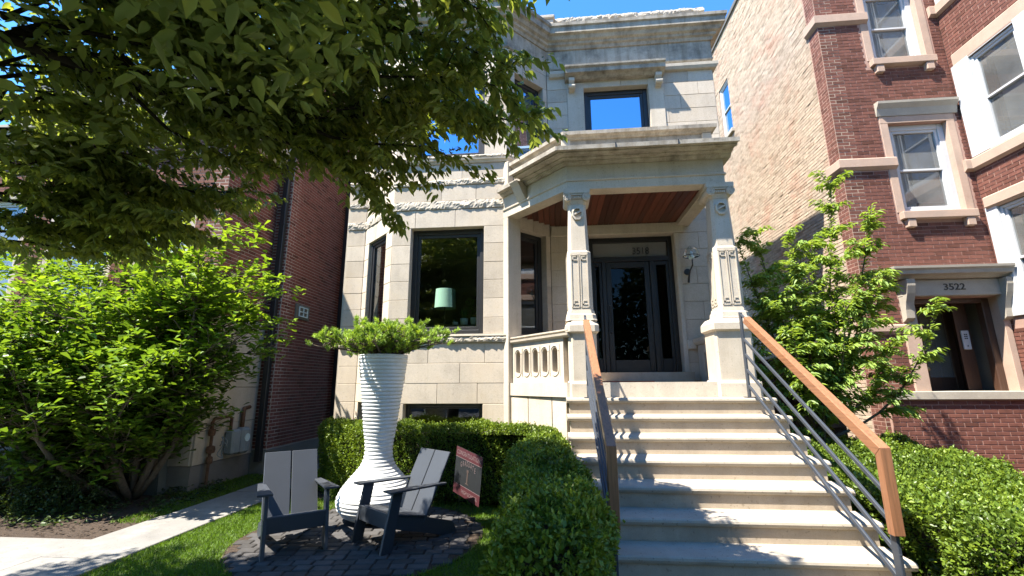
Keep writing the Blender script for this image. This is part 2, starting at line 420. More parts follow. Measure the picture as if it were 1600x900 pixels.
def rough_band(parent, path, z0, z1, out, name='rough_band', mat='stone_rough', amp=.011, step=.03, seed=1, inner=-.05):
    """rock-faced string course: a bar whose outer face is broken stone"""
    r = np.random.default_rng(seed); path = [np.asarray(p, float) for p in path]
    pts = []; nr = []
    for k in range(len(path)-1):
        d = path[k+1]-path[k]; L = np.linalg.norm(d); e = d/L; n = max(2, int(L/step))
        for i in range(n+(k == len(path)-2)):
            pts.append(path[k]+d*i/n)
            if i == 0 and k > 0:
                d0 = path[k]-path[k-1]; d0 = d0/np.linalg.norm(d0); a = np.array([d0[1], -d0[0]]); b = np.array([e[1], -e[0]]); nr.append((a+b)/(1+a@b))
            else: nr.append(np.array([e[1], -e[0]]))
    K = 6; rings = []; n = len(pts)
    w = r.normal(0, 1, (n, K)); 
    for _ in range(1): w = (w+np.roll(w, 1, 0)+np.roll(w, 1, 1))/1.9
    big = np.interp(np.arange(n), np.arange(0, n+6, 6), r.normal(0, 1, len(np.arange(0, n+6, 6))))
    for i, p in enumerate(pts):
        ring = [(p[0]+nr[i][0]*inner, p[1]+nr[i][1]*inner, z0)]
        for k in range(K):
            t = k/(K-1); o = out*(.55+.45*math.sin(math.pi*t))+amp*(w[i, k]*.55+big[i]*.5)
            o = max(o, .004); z = z0+(z1-z0)*t+(0 if k in (0, K-1) else w[i, (k+2) % K]*.006)
            ring.append((p[0]+nr[i][0]*o, p[1]+nr[i][1]*o, z))
        ring.append((p[0]+nr[i][0]*inner, p[1]+nr[i][1]*inner, z1)); rings.append(ring)
    return build(name, MB().loft(rings), mat, parent)

_brick_cache = {}
def bricks(wall, F, u0, u1, z0, z1, opens, mat, pool, course=.0677, length=.213, joint=.0125, proud=.002, seed=0, rough=0., u_off=0.):
    """running bond; each brick is recorded in pool: (size on screen, wall, face, rect, tint, material)"""
    r = random.Random(seed); z = z0; k = 0
    while z < z1-.02:
        zt = min(z+course, z1); zm = (z+zt)/2
        for p, q in subtract(u0, u1, [(o[0], o[1]) for o in opens if o[2] < zm < o[3]]):
            x = math.floor((p-u_off)/length)*length+u_off-(length/2 if k % 2 else 0)
            while x < q:
                a, b = max(x, p), min(x+length, q)
                if b-a > .03:
                    rect = (a+joint/2, b-joint/2, z+joint/2, zt-joint/2)
                    c = F.P((a+b)/2, 0, zm); sx, sy, sz = project(c)
                    inside = sz > .3 and -60 < sx < 1660 and -60 < sy < 960
                    e = project(F.P(b, 0, zm)); g = project(F.P(a, 0, zm)); size = abs(e[0]-g[0])*abs(project(F.P(a, 0, zt))[1]-project(F.P(a, 0, z))[1]) if inside else 0
                    pool.append((size, wall, F, rect, min(1, max(0, r.gauss(.5, .26))), mat, proud+r.uniform(-.002, .002)+(r.gauss(0, rough) if rough else 0), rough))
                x += length
        z = zt; k += 1
def lay_bricks(pool, n_single, visible=None):
    """the bricks that show largest become objects; the rest of each wall is one mesh"""
    pool.sort(key=lambda b: -b[0])
    if visible: 
        ok = [b for b in pool if visible(b)]
    else: ok = pool
    single = [b for b in ok if b[0] > 0][:n_single]; ids = {id(b) for b in single}
    rest = {}
    for b in pool:
        size, wall, F, (a, c, z0, z1), t, mat, pr, rough = b
        if id(b) in ids:
            key = (round(c-a, 3), round(z1-z0, 3), int(t*8), mat)
            if key not in _brick_cache:
                w, h = (c-a)/2, (z1-z0)/2; m = MB().cbox((0, 0, 0), (1, 0, 0), (0, 1, 0), (-w, w), (-.02, .02), (-h, h), .003)
                me = bpy.data.meshes.new('brick'); me.from_pydata(m.v, [], m.f); me.update()
                at_ = me.attributes.new('tint', 'FLOAT', 'POINT'); at_.data.foreach_set('value', [(int(t*8)+.5)/8]*len(m.v)); me.materials.append(M[mat])
                _brick_cache[key] = me
            o = bpy.data.objects.new('brick', _brick_cache[key]); col.objects.link(o)
            ctr = F.P((a+c)/2, pr-.02, (z0+z1)/2); place(o, ctr, wall)
            o.rotation_euler = (0, 0, math.atan2(F.eu[1], F.eu[0]))
        else:
            m = rest.setdefault((wall.name, mat), (MB(), wall, []))
            j = [rnd.gauss(0, rough*.5) for _ in range(4)] if rough else [0]*4
            n0 = len(m[0].v)
            f = [F.P(a, pr+j[0], z0), F.P(c, pr+j[1], z0), F.P(c, pr+j[2], z1), F.P(a, pr+j[3], z1)]
            g = [F.P(a-.002, -.02, z0-.002), F.P(c+.002, -.02, z0-.002), F.P(c+.002, -.02, z1+.002), F.P(a-.002, -.02, z1+.002)]
            m[0].add(f+g, [(0, 1, 2, 3), (0, 4, 5, 1), (1, 5, 6, 2), (2, 6, 7, 3), (3, 7, 4, 0)])
            m[2].extend([t]*(len(m[0].v)-n0))
    for (wn_, mat), (m, wall, ts) in rest.items():
        m.t = ts; stuff(build('brickwork', m, mat, wall, fix=False))

# foliage -----------------------------------------------------------
HEXL = np.array([(0, 0, 0), (.28, .42, .10), (.62, .40, .10), (1, 0, 0), (.62, -.40, .10), (.28, -.42, .10)])
HEXF = [(0, 3, 2, 1), (0, 5, 4, 3)]
OBOV = np.array([(0, 0, 0), (.40, .26, .06), (.78, .46, .10), (1, 0, 0), (.78, -.46, .10), (.40, -.26, .06)])
QUAD = np.array([(0, 0, 0), (.48, .5, .12), (1, 0, 0), (.48, -.5, .12)])
QUADF = [(0, 2, 1), (0, 3, 2)]
def unit(a): return a/(np.linalg.norm(a, axis=-1, keepdims=True)+1e-9)
def leaves(name, P, A, Nn, L, W, T, mat, parent=None, shape='hex', droop=.12, kind=None):
    P, A, Nn = np.asarray(P, float), unit(np.asarray(A, float)), np.asarray(Nn, float)
    S = unit(np.cross(Nn, A)); Nn = np.cross(A, S)
    tpl, fc = {'hex': (HEXL, HEXF), 'obov': (OBOV, HEXF), 'quad': (QUAD, QUADF)}[shape]
    n, k = len(P), len(tpl); L = np.broadcast_to(np.asarray(L, float), n); W = np.broadcast_to(np.asarray(W, float), n)
    V = P[:, None]+A[:, None]*(tpl[None, :, 0:1]*L[:, None, None])+S[:, None]*(tpl[None, :, 1:2]*W[:, None, None])+Nn[:, None]*(tpl[None, :, 2:3]*W[:, None, None]*2)
    V[:, :, 2] -= droop*L[:, None]*tpl[None, :, 0]**2
    Fa = np.array(fc); fn = Fa.shape[1]
    idx = (np.arange(n)[:, None, None]*k+Fa[None]).reshape(-1)
    me = bpy.data.meshes.new(name); c = V.reshape(-1, 3).mean(0)
    nv, nf = n*k, n*len(fc)
    me.vertices.add(nv); me.vertices.foreach_set('co', (V.reshape(-1, 3)-c).ravel())
    me.loops.add(nf*fn); me.loops.foreach_set('vertex_index', idx.astype(np.int32))
    me.polygons.add(nf); me.polygons.foreach_set('loop_start', (np.arange(nf)*fn).astype(np.int32)); me.polygons.foreach_set('loop_total', np.full(nf, fn, np.int32))
    me.update(calc_edges=True)
    a = me.attributes.new('tint', 'FLOAT', 'POINT'); a.data.foreach_set('value', np.repeat(np.clip(np.broadcast_to(T, n), 0, 1), k).astype(np.float32))
    me.materials.append(M[mat])
    o = bpy.data.objects.new(name, me); col.objects.link(o); place(o, c, parent)
    if kind: o['kind'] = kind
    return o
# ================================================================== ground
def sheet(name, poly, z, mat, thick=.3):
    return struct(build(name, MB().prism(poly, z-thick, z), mat))
sheet('ground', [(-120, -120), (120, -120), (120, 120), (-120, 120)], -.012, 'ground', .5)
sheet('sidewalk', [(-120, -1.6), (120, -1.6), (120, .55), (-120, .55)], .0, 'concrete', .1)
sheet('street', [(-120, -15.), (120, -15.), (120, -4.6), (-120, -4.6)], -.006, 'asphalt', .1)
for k_ in (-4.6, -15.15): sheet('kerb', [(-120, k_), (120, k_), (120, k_+.15), (-120, k_+.15)], .11, 'concrete', .2)
# concrete walk: slabs with joints, each slab a piece of the walk
walk = struct(bpy.data.objects.new('concrete_path', None)); col.objects.link(walk); walk.location = (-4.7, 4, 0); WLOC[walk.name] = np.array([-4.7, 4, 0.])
yy = [-1.0, .35, 1.7, 3.05, 4.45, 5.85, 7.2, 8.6, 10.0, 11.4]
for a, b in zip(yy[:-1], yy[1:]):
    m = MB(); m.cbox((0, 0, 0), (1, 0, 0), (0, 1, 0), (-5.12-.02*rnd.random(), -4.30), (a+.006, b-.006), (-.2, .022+rnd.uniform(-.004, .004)), .006)
    build('slab', m, 'concrete', walk, fix=False)
for a, b in zip([-10.5, -9.1, -7.7, -6.4], [-9.1, -7.7, -6.4, -5.14]):
    m = MB(); m.cbox((0, 0, 0), (1, 0, 0), (0, 1, 0), (a+.008, b-.008), (3.2, 4.98), (-.2, .018+rnd.uniform(-.004, .004)), .006)
    build('slab', m, 'concrete', walk, fix=False)
mul = sheet('mulch_bed', [(-5.16, 5.02), (-5.16, 12), (-13, 12), (-13, 5.02)], -.004, 'soil', .05)
sheet('soil_strip', [(-4.28, 6.55), (.1, 6.2), (.1, 8.3), (-4.28, 8.3)], -.006, 'soil', .05)
sheet('soil_bed', [(2.68, 1.6), (7.6, 1.6), (7.6, 8.1), (2.68, 8.1)], -.005, 'soil', .05)
# round patio of slate cobbles
patio = struct(build('paver_patio', MB().lathe([(1.36, -.05), (1.36, .004)], (-2.2, 5.35), 48), 'soil'))
ca, sa = math.cos(.12), math.sin(.12); row = -11
for row in range(-11, 12):
    y0 = row*.124; x = -1.5+(row % 2)*.1+rnd.uniform(-.03, .03)
    while x < 1.4:
        w = rnd.uniform(.15, .23)
        if math.hypot(x+w/2, y0+.06) < 1.30:
            j = lambda s_: rnd.uniform(-s_, s_)
            q = [(x+.005+j(.004), y0+.005+j(.004)), (x+w-.005+j(.004), y0+.005+j(.004)), (x+w-.005+j(.004), y0+.119+j(.004)), (x+.005+j(.004), y0+.119+j(.004))]
            pl = [(-2.2+a*ca-b*sa, 5.35+a*sa+b*ca) for a, b in q]
            bevel(build('paver', MB().prism(pl, -.05, .020+rnd.uniform(-.005, .004)), 'paver', patio), .009, 1)
        x += w

# ================================================================== stone house
house = thing('stone_house', 'pale limestone house with a corner bay and columned porch numbered 3518', 'house', (-.4, 9., 0))
A0, A1, A2, A3, A4, A5, A6, A7 = (-4.0, 13.), (-4.0, 8.10), (-3.63, 8.10), (-2.75, 7.22), (-.73, 7.22), (0., 7.95), (3.23, 7.95), (3.23, 13.)
F1, F2, F3, F4, F5 = Face(A1, A2), Face(A2, A3), Face(A3, A4), Face(A4, A5), Face(A5, A6)
FS = [F1, F2, F3, F4, F5]
TOP = 8.36
Z1, Z2 = (2.48, 4.34), (5.68, 7.42)
wins = {'F2': [(.20, .98, *Z1), (.20, .98, *Z2)], 'F3': [(.33, 1.613, *Z1), (.33, 1.613, *Z2)],
        'F4': [(.19, .92, *Z1), (.19, .92, *Z2)], 'F5': [(.73, 1.98, *Z2)]}
base_w = {'F2': [(.14, .98, .92, 1.37)], 'F3': [(.325, 1.613, .92, 1.37)]}
door_o = (.695, 2.225, 1.70, 4.34)
ops = {'F1': [], 'F2': wins['F2']+base_w['F2'], 'F3': wins['F3']+base_w['F3'], 'F4': wins['F4'], 'F5': wins['F5']+[door_o]}
mb = MB()
for nme, F in zip(('F1', 'F2', 'F3', 'F4', 'F5'), FS):
    wall_panel(mb, F, -.02 if nme == 'F1' else 0, F.len, 0, TOP, ops[nme], -.28, -.010)
mb.box(-4.0, -3.8, 8.12, 13, 0, TOP); mb.box(3.0, 3.228, 7.97, 13, 0, TOP); mb.box(-4.0, 3.22, 12.8, 13, 0, TOP)
wall = build('wall', mb, 'stone_joint', house)
C = lambda *z: list(zip(z[:-1], z[1:]))
courses = C(0., .32, .62, .92, 1.37, 1.69, 2.01, 2.33)+C(2.48, 2.75, 3.07, 3.39, 3.70, 4.03, 4.34, 4.67)+C(4.83, 5.12)+C(5.23, 5.53)+C(5.68, 5.98, 6.27, 6.56, 6.85, 7.14, 7.42, 7.74, 8.05, 8.36)
for s, (nme, F) in enumerate(zip(('F1', 'F2', 'F3', 'F4', 'F5'), FS)):
    cs = courses
    if nme == 'F5':
        cs = C(1.70, 2.01, 2.33, 2.75, 3.07, 3.39, 3.70, 4.03, 4.34, 4.56)+C(4.9, 5.12, 5.42, 5.68, 5.98, 6.27, 6.56, 6.85, 7.14, 7.42, 7.74, 8.05, 8.36)
    ashlar(wall, F, .004, F.len-.004, cs, ops[nme], seed=s+3, lens=(.34, .44) if nme == 'F4' else ((.6, .95) if nme != 'F5' else (.5, .9)))
# string courses and ledges round the bay
bay = [A1, A2, A3, A4, (-.60, 7.35)]
bayL = [A1, A2, A3, A4, A5]
rough_band(house, bay, 2.34, 2.445, .045, 'rough_ledge', seed=2)
build('sill_course', MB().sweep(bay, [(-.04, 2.445), (.05, 2.445), (.046, 2.478), (-.04, 2.482)]), 'stone_plain', house)
rough_band(house, bay, 4.675, 4.825, .024, seed=3)
rough_band(house, bay, 5.125, 5.225, .024, seed=4)
build('sill_moulding', MB().sweep(bayL, [(-.04, 5.53), (.02, 5.53), (.035, 5.56), (.055, 5.575), (.06, 5.60), (-.04, 5.60)]), 'stone_plain', house)
rough_band(house, bayL, 5.602, 5.672, .062, 'rough_ledge', seed=5)
# corner pier where the porch meets the bay
m = MB(); m.cbox((-.70, 7.25, 0), (.707, -.707, 0), (.707, .707, 0), (-.07, .07), (-.09, .20), (0, 5.5), .01)
build('corner_pier', m, 'stone_plain', house, fix=False)
# main cornice and parapet
roofline = [A0, A1, A2, A3, A4, A5, A6, A7]
build('frieze', MB().sweep(roofline, [(-.1, 7.86), (.012, 7.86), (.03, 7.885), (.03, 7.91), (.014, 7.915), (.014, TOP), (-.1, TOP)]), 'stone_weather', house)
build('cornice', MB().sweep(roofline, [(-.1, TOP-.06), (.04, TOP-.06), (.06, TOP), (.10, TOP+.02), (.11, TOP+.06), (.16, TOP+.085), (.19, TOP+.15), (.245, TOP+.17), (.25, TOP+.29), (.28, TOP+.31), (.285, TOP+.37), (.1, TOP+.40), (-.1, TOP+.40)]), 'stone_weather', house)
par = [(A0[0]+.05, A0[1]), (A1[0]+.05, A1[1]+.05), (A2[0]+.02, A2[1]+.05), (A3[0]+.02, A3[1]+.05), (A4[0]-.02, A4[1]+.05), (.0, 8.02), (3.16, 8.02), (3.16, 13)]
build('parapet', MB().sweep(par, [(-.25, TOP+.39), (0, TOP+.39), (0, TOP+.66), (-.25, TOP+.66)]), 'stone', house)
rough_band(house, par, TOP+.66, TOP+.78, .045, 'rough_coping', seed=8, inner=-.27, amp=.014)
for x, y in ((.02, 8.03), (-.70, 7.30), (-2.74, 7.30)):
    m = MB(); m.cbox((x, y, 0), (1, 0, 0), (0, 1, 0), (-.15, .15), (-.12, .18), (TOP+.395, TOP+.70), .01); build('parapet_pier', m, 'stone', house, fix=False)
    m = MB(); m.cbox((x, y, 0), (1, 0, 0), (0, 1, 0), (-.18, .18), (-.15, .21), (TOP+.705, TOP+.80), .02); build('pier_cap', m, 'stone_rough', house, fix=False)
build('roof', MB().prism([(-3.9, 12.9), (-3.9, 8.2), (-3.6, 8.2), (-2.72, 7.33), (-.76, 7.33), (-.05, 8.05), (3.1, 8.05), (3.1, 12.9)], TOP+.05, TOP+.3), 'roof', house)
# upper window hood, brackets, belt
build('window_hood', MB().sweep([(.36, 7.95), (2.28, 7.95)], [(-.02, 7.56), (.10, 7.56), (.16, 7.60), (.235, 7.62), (.24, 7.70), (.28, 7.725), (.285, 7.76), (-.02, 7.79)]), 'stone_weather', house)
build('belt_course', MB().sweep([(2.285, 7.95), (3.23, 7.95), (3.23, 9.)], [(-.02, 7.66), (.06, 7.67), (.09, 7.72), (.095, 7.78), (-.02, 7.80)]), 'stone_plain', house)
build('belt_course', MB().sweep([(.05, 7.95), (.355, 7.95)], [(-.02, 7.66), (.06, 7.67), (.09, 7.72), (.095, 7.78), (-.02, 7.80)]), 'stone_plain', house)
for x in (.49, 2.16):
    m = MB(); pts = [(0, 7.555), (.17, 7.555), (.17, 7.49), (.13, 7.44), (.11, 7.40), (.12, 7.36), (.09, 7.32), (.04, 7.33), (0, 7.30)]
    rings = [[(x+dx, 7.945-o, z) for o, z in pts] for dx in (-.055, -.03, .03, .055)]
    br = build('bracket', m.loft(rings), 'stone_plain', house)
    m = MB(); rings = [[(x+dx, 7.935-.125+.045*math.cos(a), 7.375+.045*math.sin(a)) for a in [2*math.pi*i/12 for i in range(12)]] for dx in (-.065, .065)]
    build('scroll', m.loft(rings), 'stone_plain', br)
    # shallow pilaster strip under each bracket
m = MB(); F5.box(m, (.40, .725), (-.03, .020), (5.7, 7.54), .006); build('window_jamb', m, 'stone_plain', house, fix=False)
m = MB(); F5.box(m, (1.985, 2.27), (-.03, .020), (5.7, 7.54), .006); build('window_jamb', m, 'stone_plain', house, fix=False)

def window(parent, F, o, glass='glass', frame='black_frame', fw=.075, depth=.13, sash=.055, rail=None, name='window', fd=.09):
    u0, u1, z0, z1 = o; m = MB()
    n0, n1 = -depth-fd, -depth
    for a, b, c, d in ((u0, u0+fw, z0, z1), (u1-fw, u1, z0, z1), (u0+fw, u1-fw, z0, z0+fw), (u0+fw, u1-fw, z1-fw, z1)):
        F.box(m, (a, b), (n0, n1), (c, d), .006)
    w = build(name, m, frame, parent, fix=False)
    m = MB(); a0, a1, c0, c1 = u0+fw, u1-fw, z0+fw, z1-fw
    for a, b, c, d in ((a0, a0+sash, c0, c1), (a1-sash, a1, c0, c1), (a0+sash, a1-sash, c0, c0+sash), (a0+sash, a1-sash, c1-sash, c1)):
        F.box(m, (a, b), (n0+.015, n1-.022), (c, d), .004)
    if rail: F.box(m, (a0+sash, a1-sash), (n0+.012, n1-.018), (rail-.02, rail+.02), .004)
    build('sash', m, frame, w, fix=False)
    spans = [(c0+sash-.005, c1-sash+.005)] if not rail else [(c0+sash-.005, rail-.015), (rail+.015, c1-sash+.005)]
    for i, (c, d) in enumerate(spans):
        m = MB(); nn = n0+.045-(.012 if i == 0 and rail else 0)
        m.add([F.P(a0+sash-.005, nn, c), F.P(a1-sash+.005, nn, c), F.P(a1-sash+.005, nn, d), F.P(a0+sash-.005, nn, d)], [(0, 1, 2, 3)])
        build('pane', m, glass, w, fix=False)
    return w
for nme, F in (('F2', F2), ('F3', F3), ('F4', F4), ('F5', F5)):
    for i, o in enumerate(wins[nme]):
        window(house, F, o, glass='glass_blue' if o[2] > 5 else 'glass', fw=.085 if nme != 'F2' else .06, depth=.13 if nme != 'F2' else .045)
    for o in base_w.get(nme, []): window(house, F, o, glass='glass', fw=.05, sash=.03, name='basement_window')
# dim rooms behind the glass
def room(parent, x0, x1, y0, y1, z0, z1, holes_front, name='room', mat='room'):
    m = MB(); t = .05
    m.box(x0, x1, y1, y1+t, z0, z1); m.box(x0-t, x0, y0, y1, z0, z1); m.box(x1, x1+t, y0, y1, z0, z1)
    m.box(x0, x1, y0, y1, z0-t, z0); m.box(x0, x1, y0, y1, z1, z1+t)
    return build(name, m, mat, parent)
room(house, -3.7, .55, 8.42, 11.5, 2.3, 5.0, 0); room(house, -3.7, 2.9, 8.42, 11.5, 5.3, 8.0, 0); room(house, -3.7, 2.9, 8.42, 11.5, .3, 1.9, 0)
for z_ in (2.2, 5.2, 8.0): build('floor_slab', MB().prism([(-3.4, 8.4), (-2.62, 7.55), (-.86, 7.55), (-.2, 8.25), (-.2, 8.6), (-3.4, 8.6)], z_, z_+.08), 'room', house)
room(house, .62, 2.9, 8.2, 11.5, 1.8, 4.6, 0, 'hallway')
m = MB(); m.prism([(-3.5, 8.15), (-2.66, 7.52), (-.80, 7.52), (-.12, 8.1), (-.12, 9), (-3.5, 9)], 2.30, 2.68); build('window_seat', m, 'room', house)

# ------------------------------------------------------------------ porch
PF = 1.69
pl = [(-.70, 7.23), (.20, 6.12), (2.62, 6.12), (2.62, 7.94), (.0, 7.94)]
build('porch_base', MB().prism([(-.68, 7.25), (.22, 6.15), (2.58, 6.15), (2.58, 7.93), (.0, 7.93)], 0, 1.50), 'stone_plain', house)
build('porch_floor', MB().prism([(-.72, 7.20), (.17, 6.08), (2.64, 6.08), (2.64, 7.93), (.0, 7.93)], 1.50, PF), 'stone_plain', house)
FA = Face((-.70, 7.22), (.19, 6.13))
for k, (a, b, c, d) in enumerate(((.03, .5, .9, 1.495), (.51, 1.06, .9, 1.495), (.03, .8, .35, .895), (.81, 1.36, .35, .895), (1.07, 1.37, .9, 1.495))):
    m = MB(); FA.box(m, (a, b-.006), (-.03, .012), (c, d-.006), .004); build('stone_block', m, 'stone', house, fix=False)

def stadium(w, h, n=10):
    """points round an upright slot: half width w, half height h, counter-clockwise"""
    p = [(w*math.cos(a), h-w+w*math.sin(a)) for a in np.linspace(0, math.pi, n)]
    return p+[(w*math.cos(a), -(h-w)+w*math.sin(a)) for a in np.linspace(math.pi, 2*math.pi, n)]
def balustrade(parent, F, u0, u1, z0, z1, nh, cell, hw, hh, n0, n1):
    m = MB(); um = (u0+u1)/2; zc = (z0+z1)/2; a0 = um-nh*cell/2; zt, zb = zc+hh+.035, zc-hh-.035
    F.box(m, (u0, a0), (n0, n1), (z0, z1)); F.box(m, (a0+nh*cell, u1), (n0, n1), (z0, z1))
    F.box(m, (a0, a0+nh*cell), (n0, n1), (zt, z1)); F.box(m, (a0, a0+nh*cell), (n0, n1), (z0, zb))
    st = stadium(hw, hh); 
    for k in range(nh):
        c = a0+(k+.5)*cell; W, H = cell/2, (zt-zb)/2; rect = []
        for x, z in st:
            s_ = max(abs(x)/W, abs(z)/H); rect.append((x/s_, z/s_))
        n = len(st)
        for i in range(n):
            j = (i+1) % n
            q = [F.P(c+rect[i][0], n1, zc+rect[i][1]), F.P(c+rect[j][0], n1, zc+rect[j][1]), F.P(c+st[j][0], n1, zc+st[j][1]), F.P(c+st[i][0], n1, zc+st[i][1])]
            b = [p+F.en*(n0-n1) for p in q]
            m.add(q+b, [(0, 1, 2, 3), (7, 6, 5, 4), (3, 2, 6, 7)])
        # corners of the cell that the ring above leaves open
        for sx, sz in ((1, 1), (-1, 1), (-1, -1), (1, -1)):
            pts = [p for p in rect if p[0]*sx > 0 and p[1]*sz > 0]
            e1 = max(pts, key=lambda p: abs(p[0])/W*1000-abs(p[1])); e2 = max(pts, key=lambda p: abs(p[1])/H*1000-abs(p[0]))
            s1 = [p for p in pts if abs(abs(p[0])-W) < 1e-6]; s2 = [p for p in pts if abs(abs(p[1])-H) < 1e-6]
            if s1 and s2:
                p1 = max(s1, key=lambda p: abs(p[1])); p2 = max(s2, key=lambda p: abs(p[0]))
                for nn in (n0, n1): m.add([F.P(c+p1[0], nn, zc+p1[1]), F.P(c+sx*W, nn, zc+sz*H), F.P(c+p2[0], nn, zc+p2[1])], [(0, 1, 2)])
    b = build('balustrade', m, 'stone_plain', parent)
    for k in range(nh):
        c = a0+(k+.5)*cell; rr = stadium(hw+.024, hh+.024); 
        build('oval_moulding', MB().tube([F.P(c+x, n1, zc+z) for x, z in rr+rr[:2]], .011, 6), 'stone_plain', b, smooth=True)
    return b
bl = balustrade(house, FA, .02, 1.30, PF, 2.30, 5, .226, .060, .185, -.14, -.02)
build('balustrade_coping', MB().sweep([(-.68, 7.20), (.22, 6.10)], [(-.20, 2.30), (.0, 2.30), (.03, 2.325), (.035, 2.355), (.0, 2.36), (.0, 2.378), (.03, 2.385), (.03, 2.405), (-.17, 2.42), (-.20, 2.38)]), 'stone_plain', house)
FB = Face((2.44, 7.93), (2.44, 6.5))
balustrade(house, FB, .0, 1.42, PF, 2.30, 5, .178, .048, .175, -.14, -.02)
build('balustrade_coping', MB().sweep([(2.42, 7.93), (2.42, 6.46)], [(-.20, 2.30), (.0, 2.30), (.035, 2.345), (.035, 2.405), (-.17, 2.42), (-.20, 2.38)]), 'stone_plain', house)

def column(cx, cy, px0, px1, chl):
    """pedestal, tapering shaft with key-pattern panel, scrolled capital"""
    def ring(hx, hy, c, z, sx=0): return [(cx+sx+x, cy+y, z) for x, y in ((-hx+c, -hy), (hx-c, -hy), (hx, -hy+c), (hx, hy-c), (hx-c, hy), (-hx+c, hy), (-hx, hy-c), (-hx, -hy+c))]
    c_ = build('column', MB().loft([ring(.172, .165, .045, 2.66), ring(.166, .16, .045, 3.50), ring(.150, .145, .045, 3.53), ring(.126, .125, .035, 4.24)]), 'stone_plain', house)
    pm = (px0+px1)/2-cx; hw = (px1-px0)/2; dy = 6.10-cy
    def pr(h, d, c, z): return ring(h, d, c, z, pm)
    build('column_base', MB().loft([ring(.215, .205, .05, 2.52), ring(.205, .2, .05, 2.545), ring(.200, .195, .05, 2.60), ring(.19, .18, .05, 2.615), ring(.185, .175, .05, 2.659)]), 'stone_plain', c_)
    build('pedestal', MB().loft([pr(hw, .21, chl, PF), pr(hw, .21, chl, 2.34)]), 'stone_plain', c_)
    build('pedestal_cap', MB().loft([pr(hw+.005, .215, chl, 2.34), pr(hw+.035, .245, chl, 2.365), pr(hw+.035, .245, chl, 2.45), pr(hw-.015, .20, chl, 2.519)]), 'stone_plain', c_)
    build('plinth', MB().loft([pr(hw+.03, .25, chl, 1.496), pr(hw+.03, .25, chl, PF-.02), pr(hw+.012, .232, chl, PF+.02)]), 'stone_plain', c_)
    # key-pattern panels on the lower shaft, front and inner side
    for fx, sgn in ((0, 1), (1, 1)):
        FF = Face((cx-.13, cy-.1635), (cx+.13, cy-.1635)) if fx == 0 else Face((cx-.1705, cy+.12), (cx-.1705, cy-.12))
        wv = FF.len; m = MB()
        for s in (0, 1):
            a = .012+s*(wv/2-.004); b = a+wv/2-.020
            for q in ((a, a+.012, 2.70, 3.46), (b-.012, b, 2.70, 3.46), (a, b, 3.45, 3.462), (a, b, 2.698, 2.71)):
                FF.box(m, (q[0], q[1]), (-.01, .008), (q[2], q[3]))
            for z in (3.375, 2.74):
                FF.box(m, (a+.022, b-.022), (-.01, .009), (z, z+.014)); FF.box(m, (a+.022, a+.036), (-.01, .009), (z, z+.05)); FF.box(m, (a+.022, b-.035), (-.01, .009), (z+.05, z+.062))
        build('key_panel', m, 'stone_plain', c_)
    # eight-sided medallion with a slanting bar
    m = MB(); zc = 4.085; y0 = cy-.142
    o1 = [(.085*math.cos(a), .105*math.sin(a)) for a in [math.pi/8+i*math.pi/4 for i in range(8)]]
    for i in range(8):
        p, q = o1[i], o1[(i+1) % 8]
        f = [(cx+p[0], y0-.022, zc+p[1]), (cx+q[0], y0-.022, zc+q[1]), (cx+q[0]*.72, y0-.026, zc+q[1]*.72), (cx+p[0]*.72, y0-.026, zc+p[1]*.72)]
        m.add(f+[(x, y0+.03, z) for x, y, z in f], [(0, 1, 2, 3), (0, 4, 5, 1), (3, 2, 6, 7)])
    m.add([(cx-.06, y0-.018, zc-.03), (cx+.06, y0-.018, zc+.025), (cx+.06, y0-.018, zc+.05), (cx-.06, y0-.018, zc-.005), (cx-.06, y0+.02, zc-.03), (cx+.06, y0+.02, zc+.025), (cx+.06, y0+.02, zc+.05), (cx-.06, y0+.02, zc-.005)], [(0, 1, 2, 3), (0, 4, 5, 1), (3, 2, 6, 7)])
    build('medallion', m, 'stone_plain', c_)
    cap = build('capital', MB().loft([ring(.13, .13, .03, 4.235), ring(.14, .14, .03, 4.26), ring(.15, .15, .02, 4.28), ring(.165, .16, .01, 4.37), ring(.185, .18, .004, 4.385), ring(.19, .185, .004, 4.395), ring(.19, .185, .004, 4.458)]), 'stone_plain', c_)
    for sx in (-1, 1):
        vx = cx+sx*.135; m = MB()
        m.loft([[(vx+.058*math.cos(a), y, 4.325+.058*math.sin(a)) for a in [2*math.pi*i/16 for i in range(16)]] for y in (cy-.195, cy+.19)])
        sp = [(vx+sx*r*math.cos(t), cy-.197, 4.325+r*math.sin(t)) for t, r in [(i*.42, .056*(1-i/34.)) for i in range(30)]]
        m.tube(sp, .008, 5)
        build('volute', m, 'stone_plain', cap)
    m = MB()
    for k in range(5):
        x = cx-.056+k*.028; m.lathe([(.002, 4.30), (.012, 4.31), (.012, 4.335), (.004, 4.345)], (x, cy-.172), 6)
    m.box(cx-.08, cx+.08, cy-.19, cy-.15, 4.355, 4.368)
    build('egg_moulding', m, 'stone_plain', cap)
    return c_
column(.395, 6.30, .205, .59, .06); column(2.405, 6.30, 2.12, 2.60, .03)

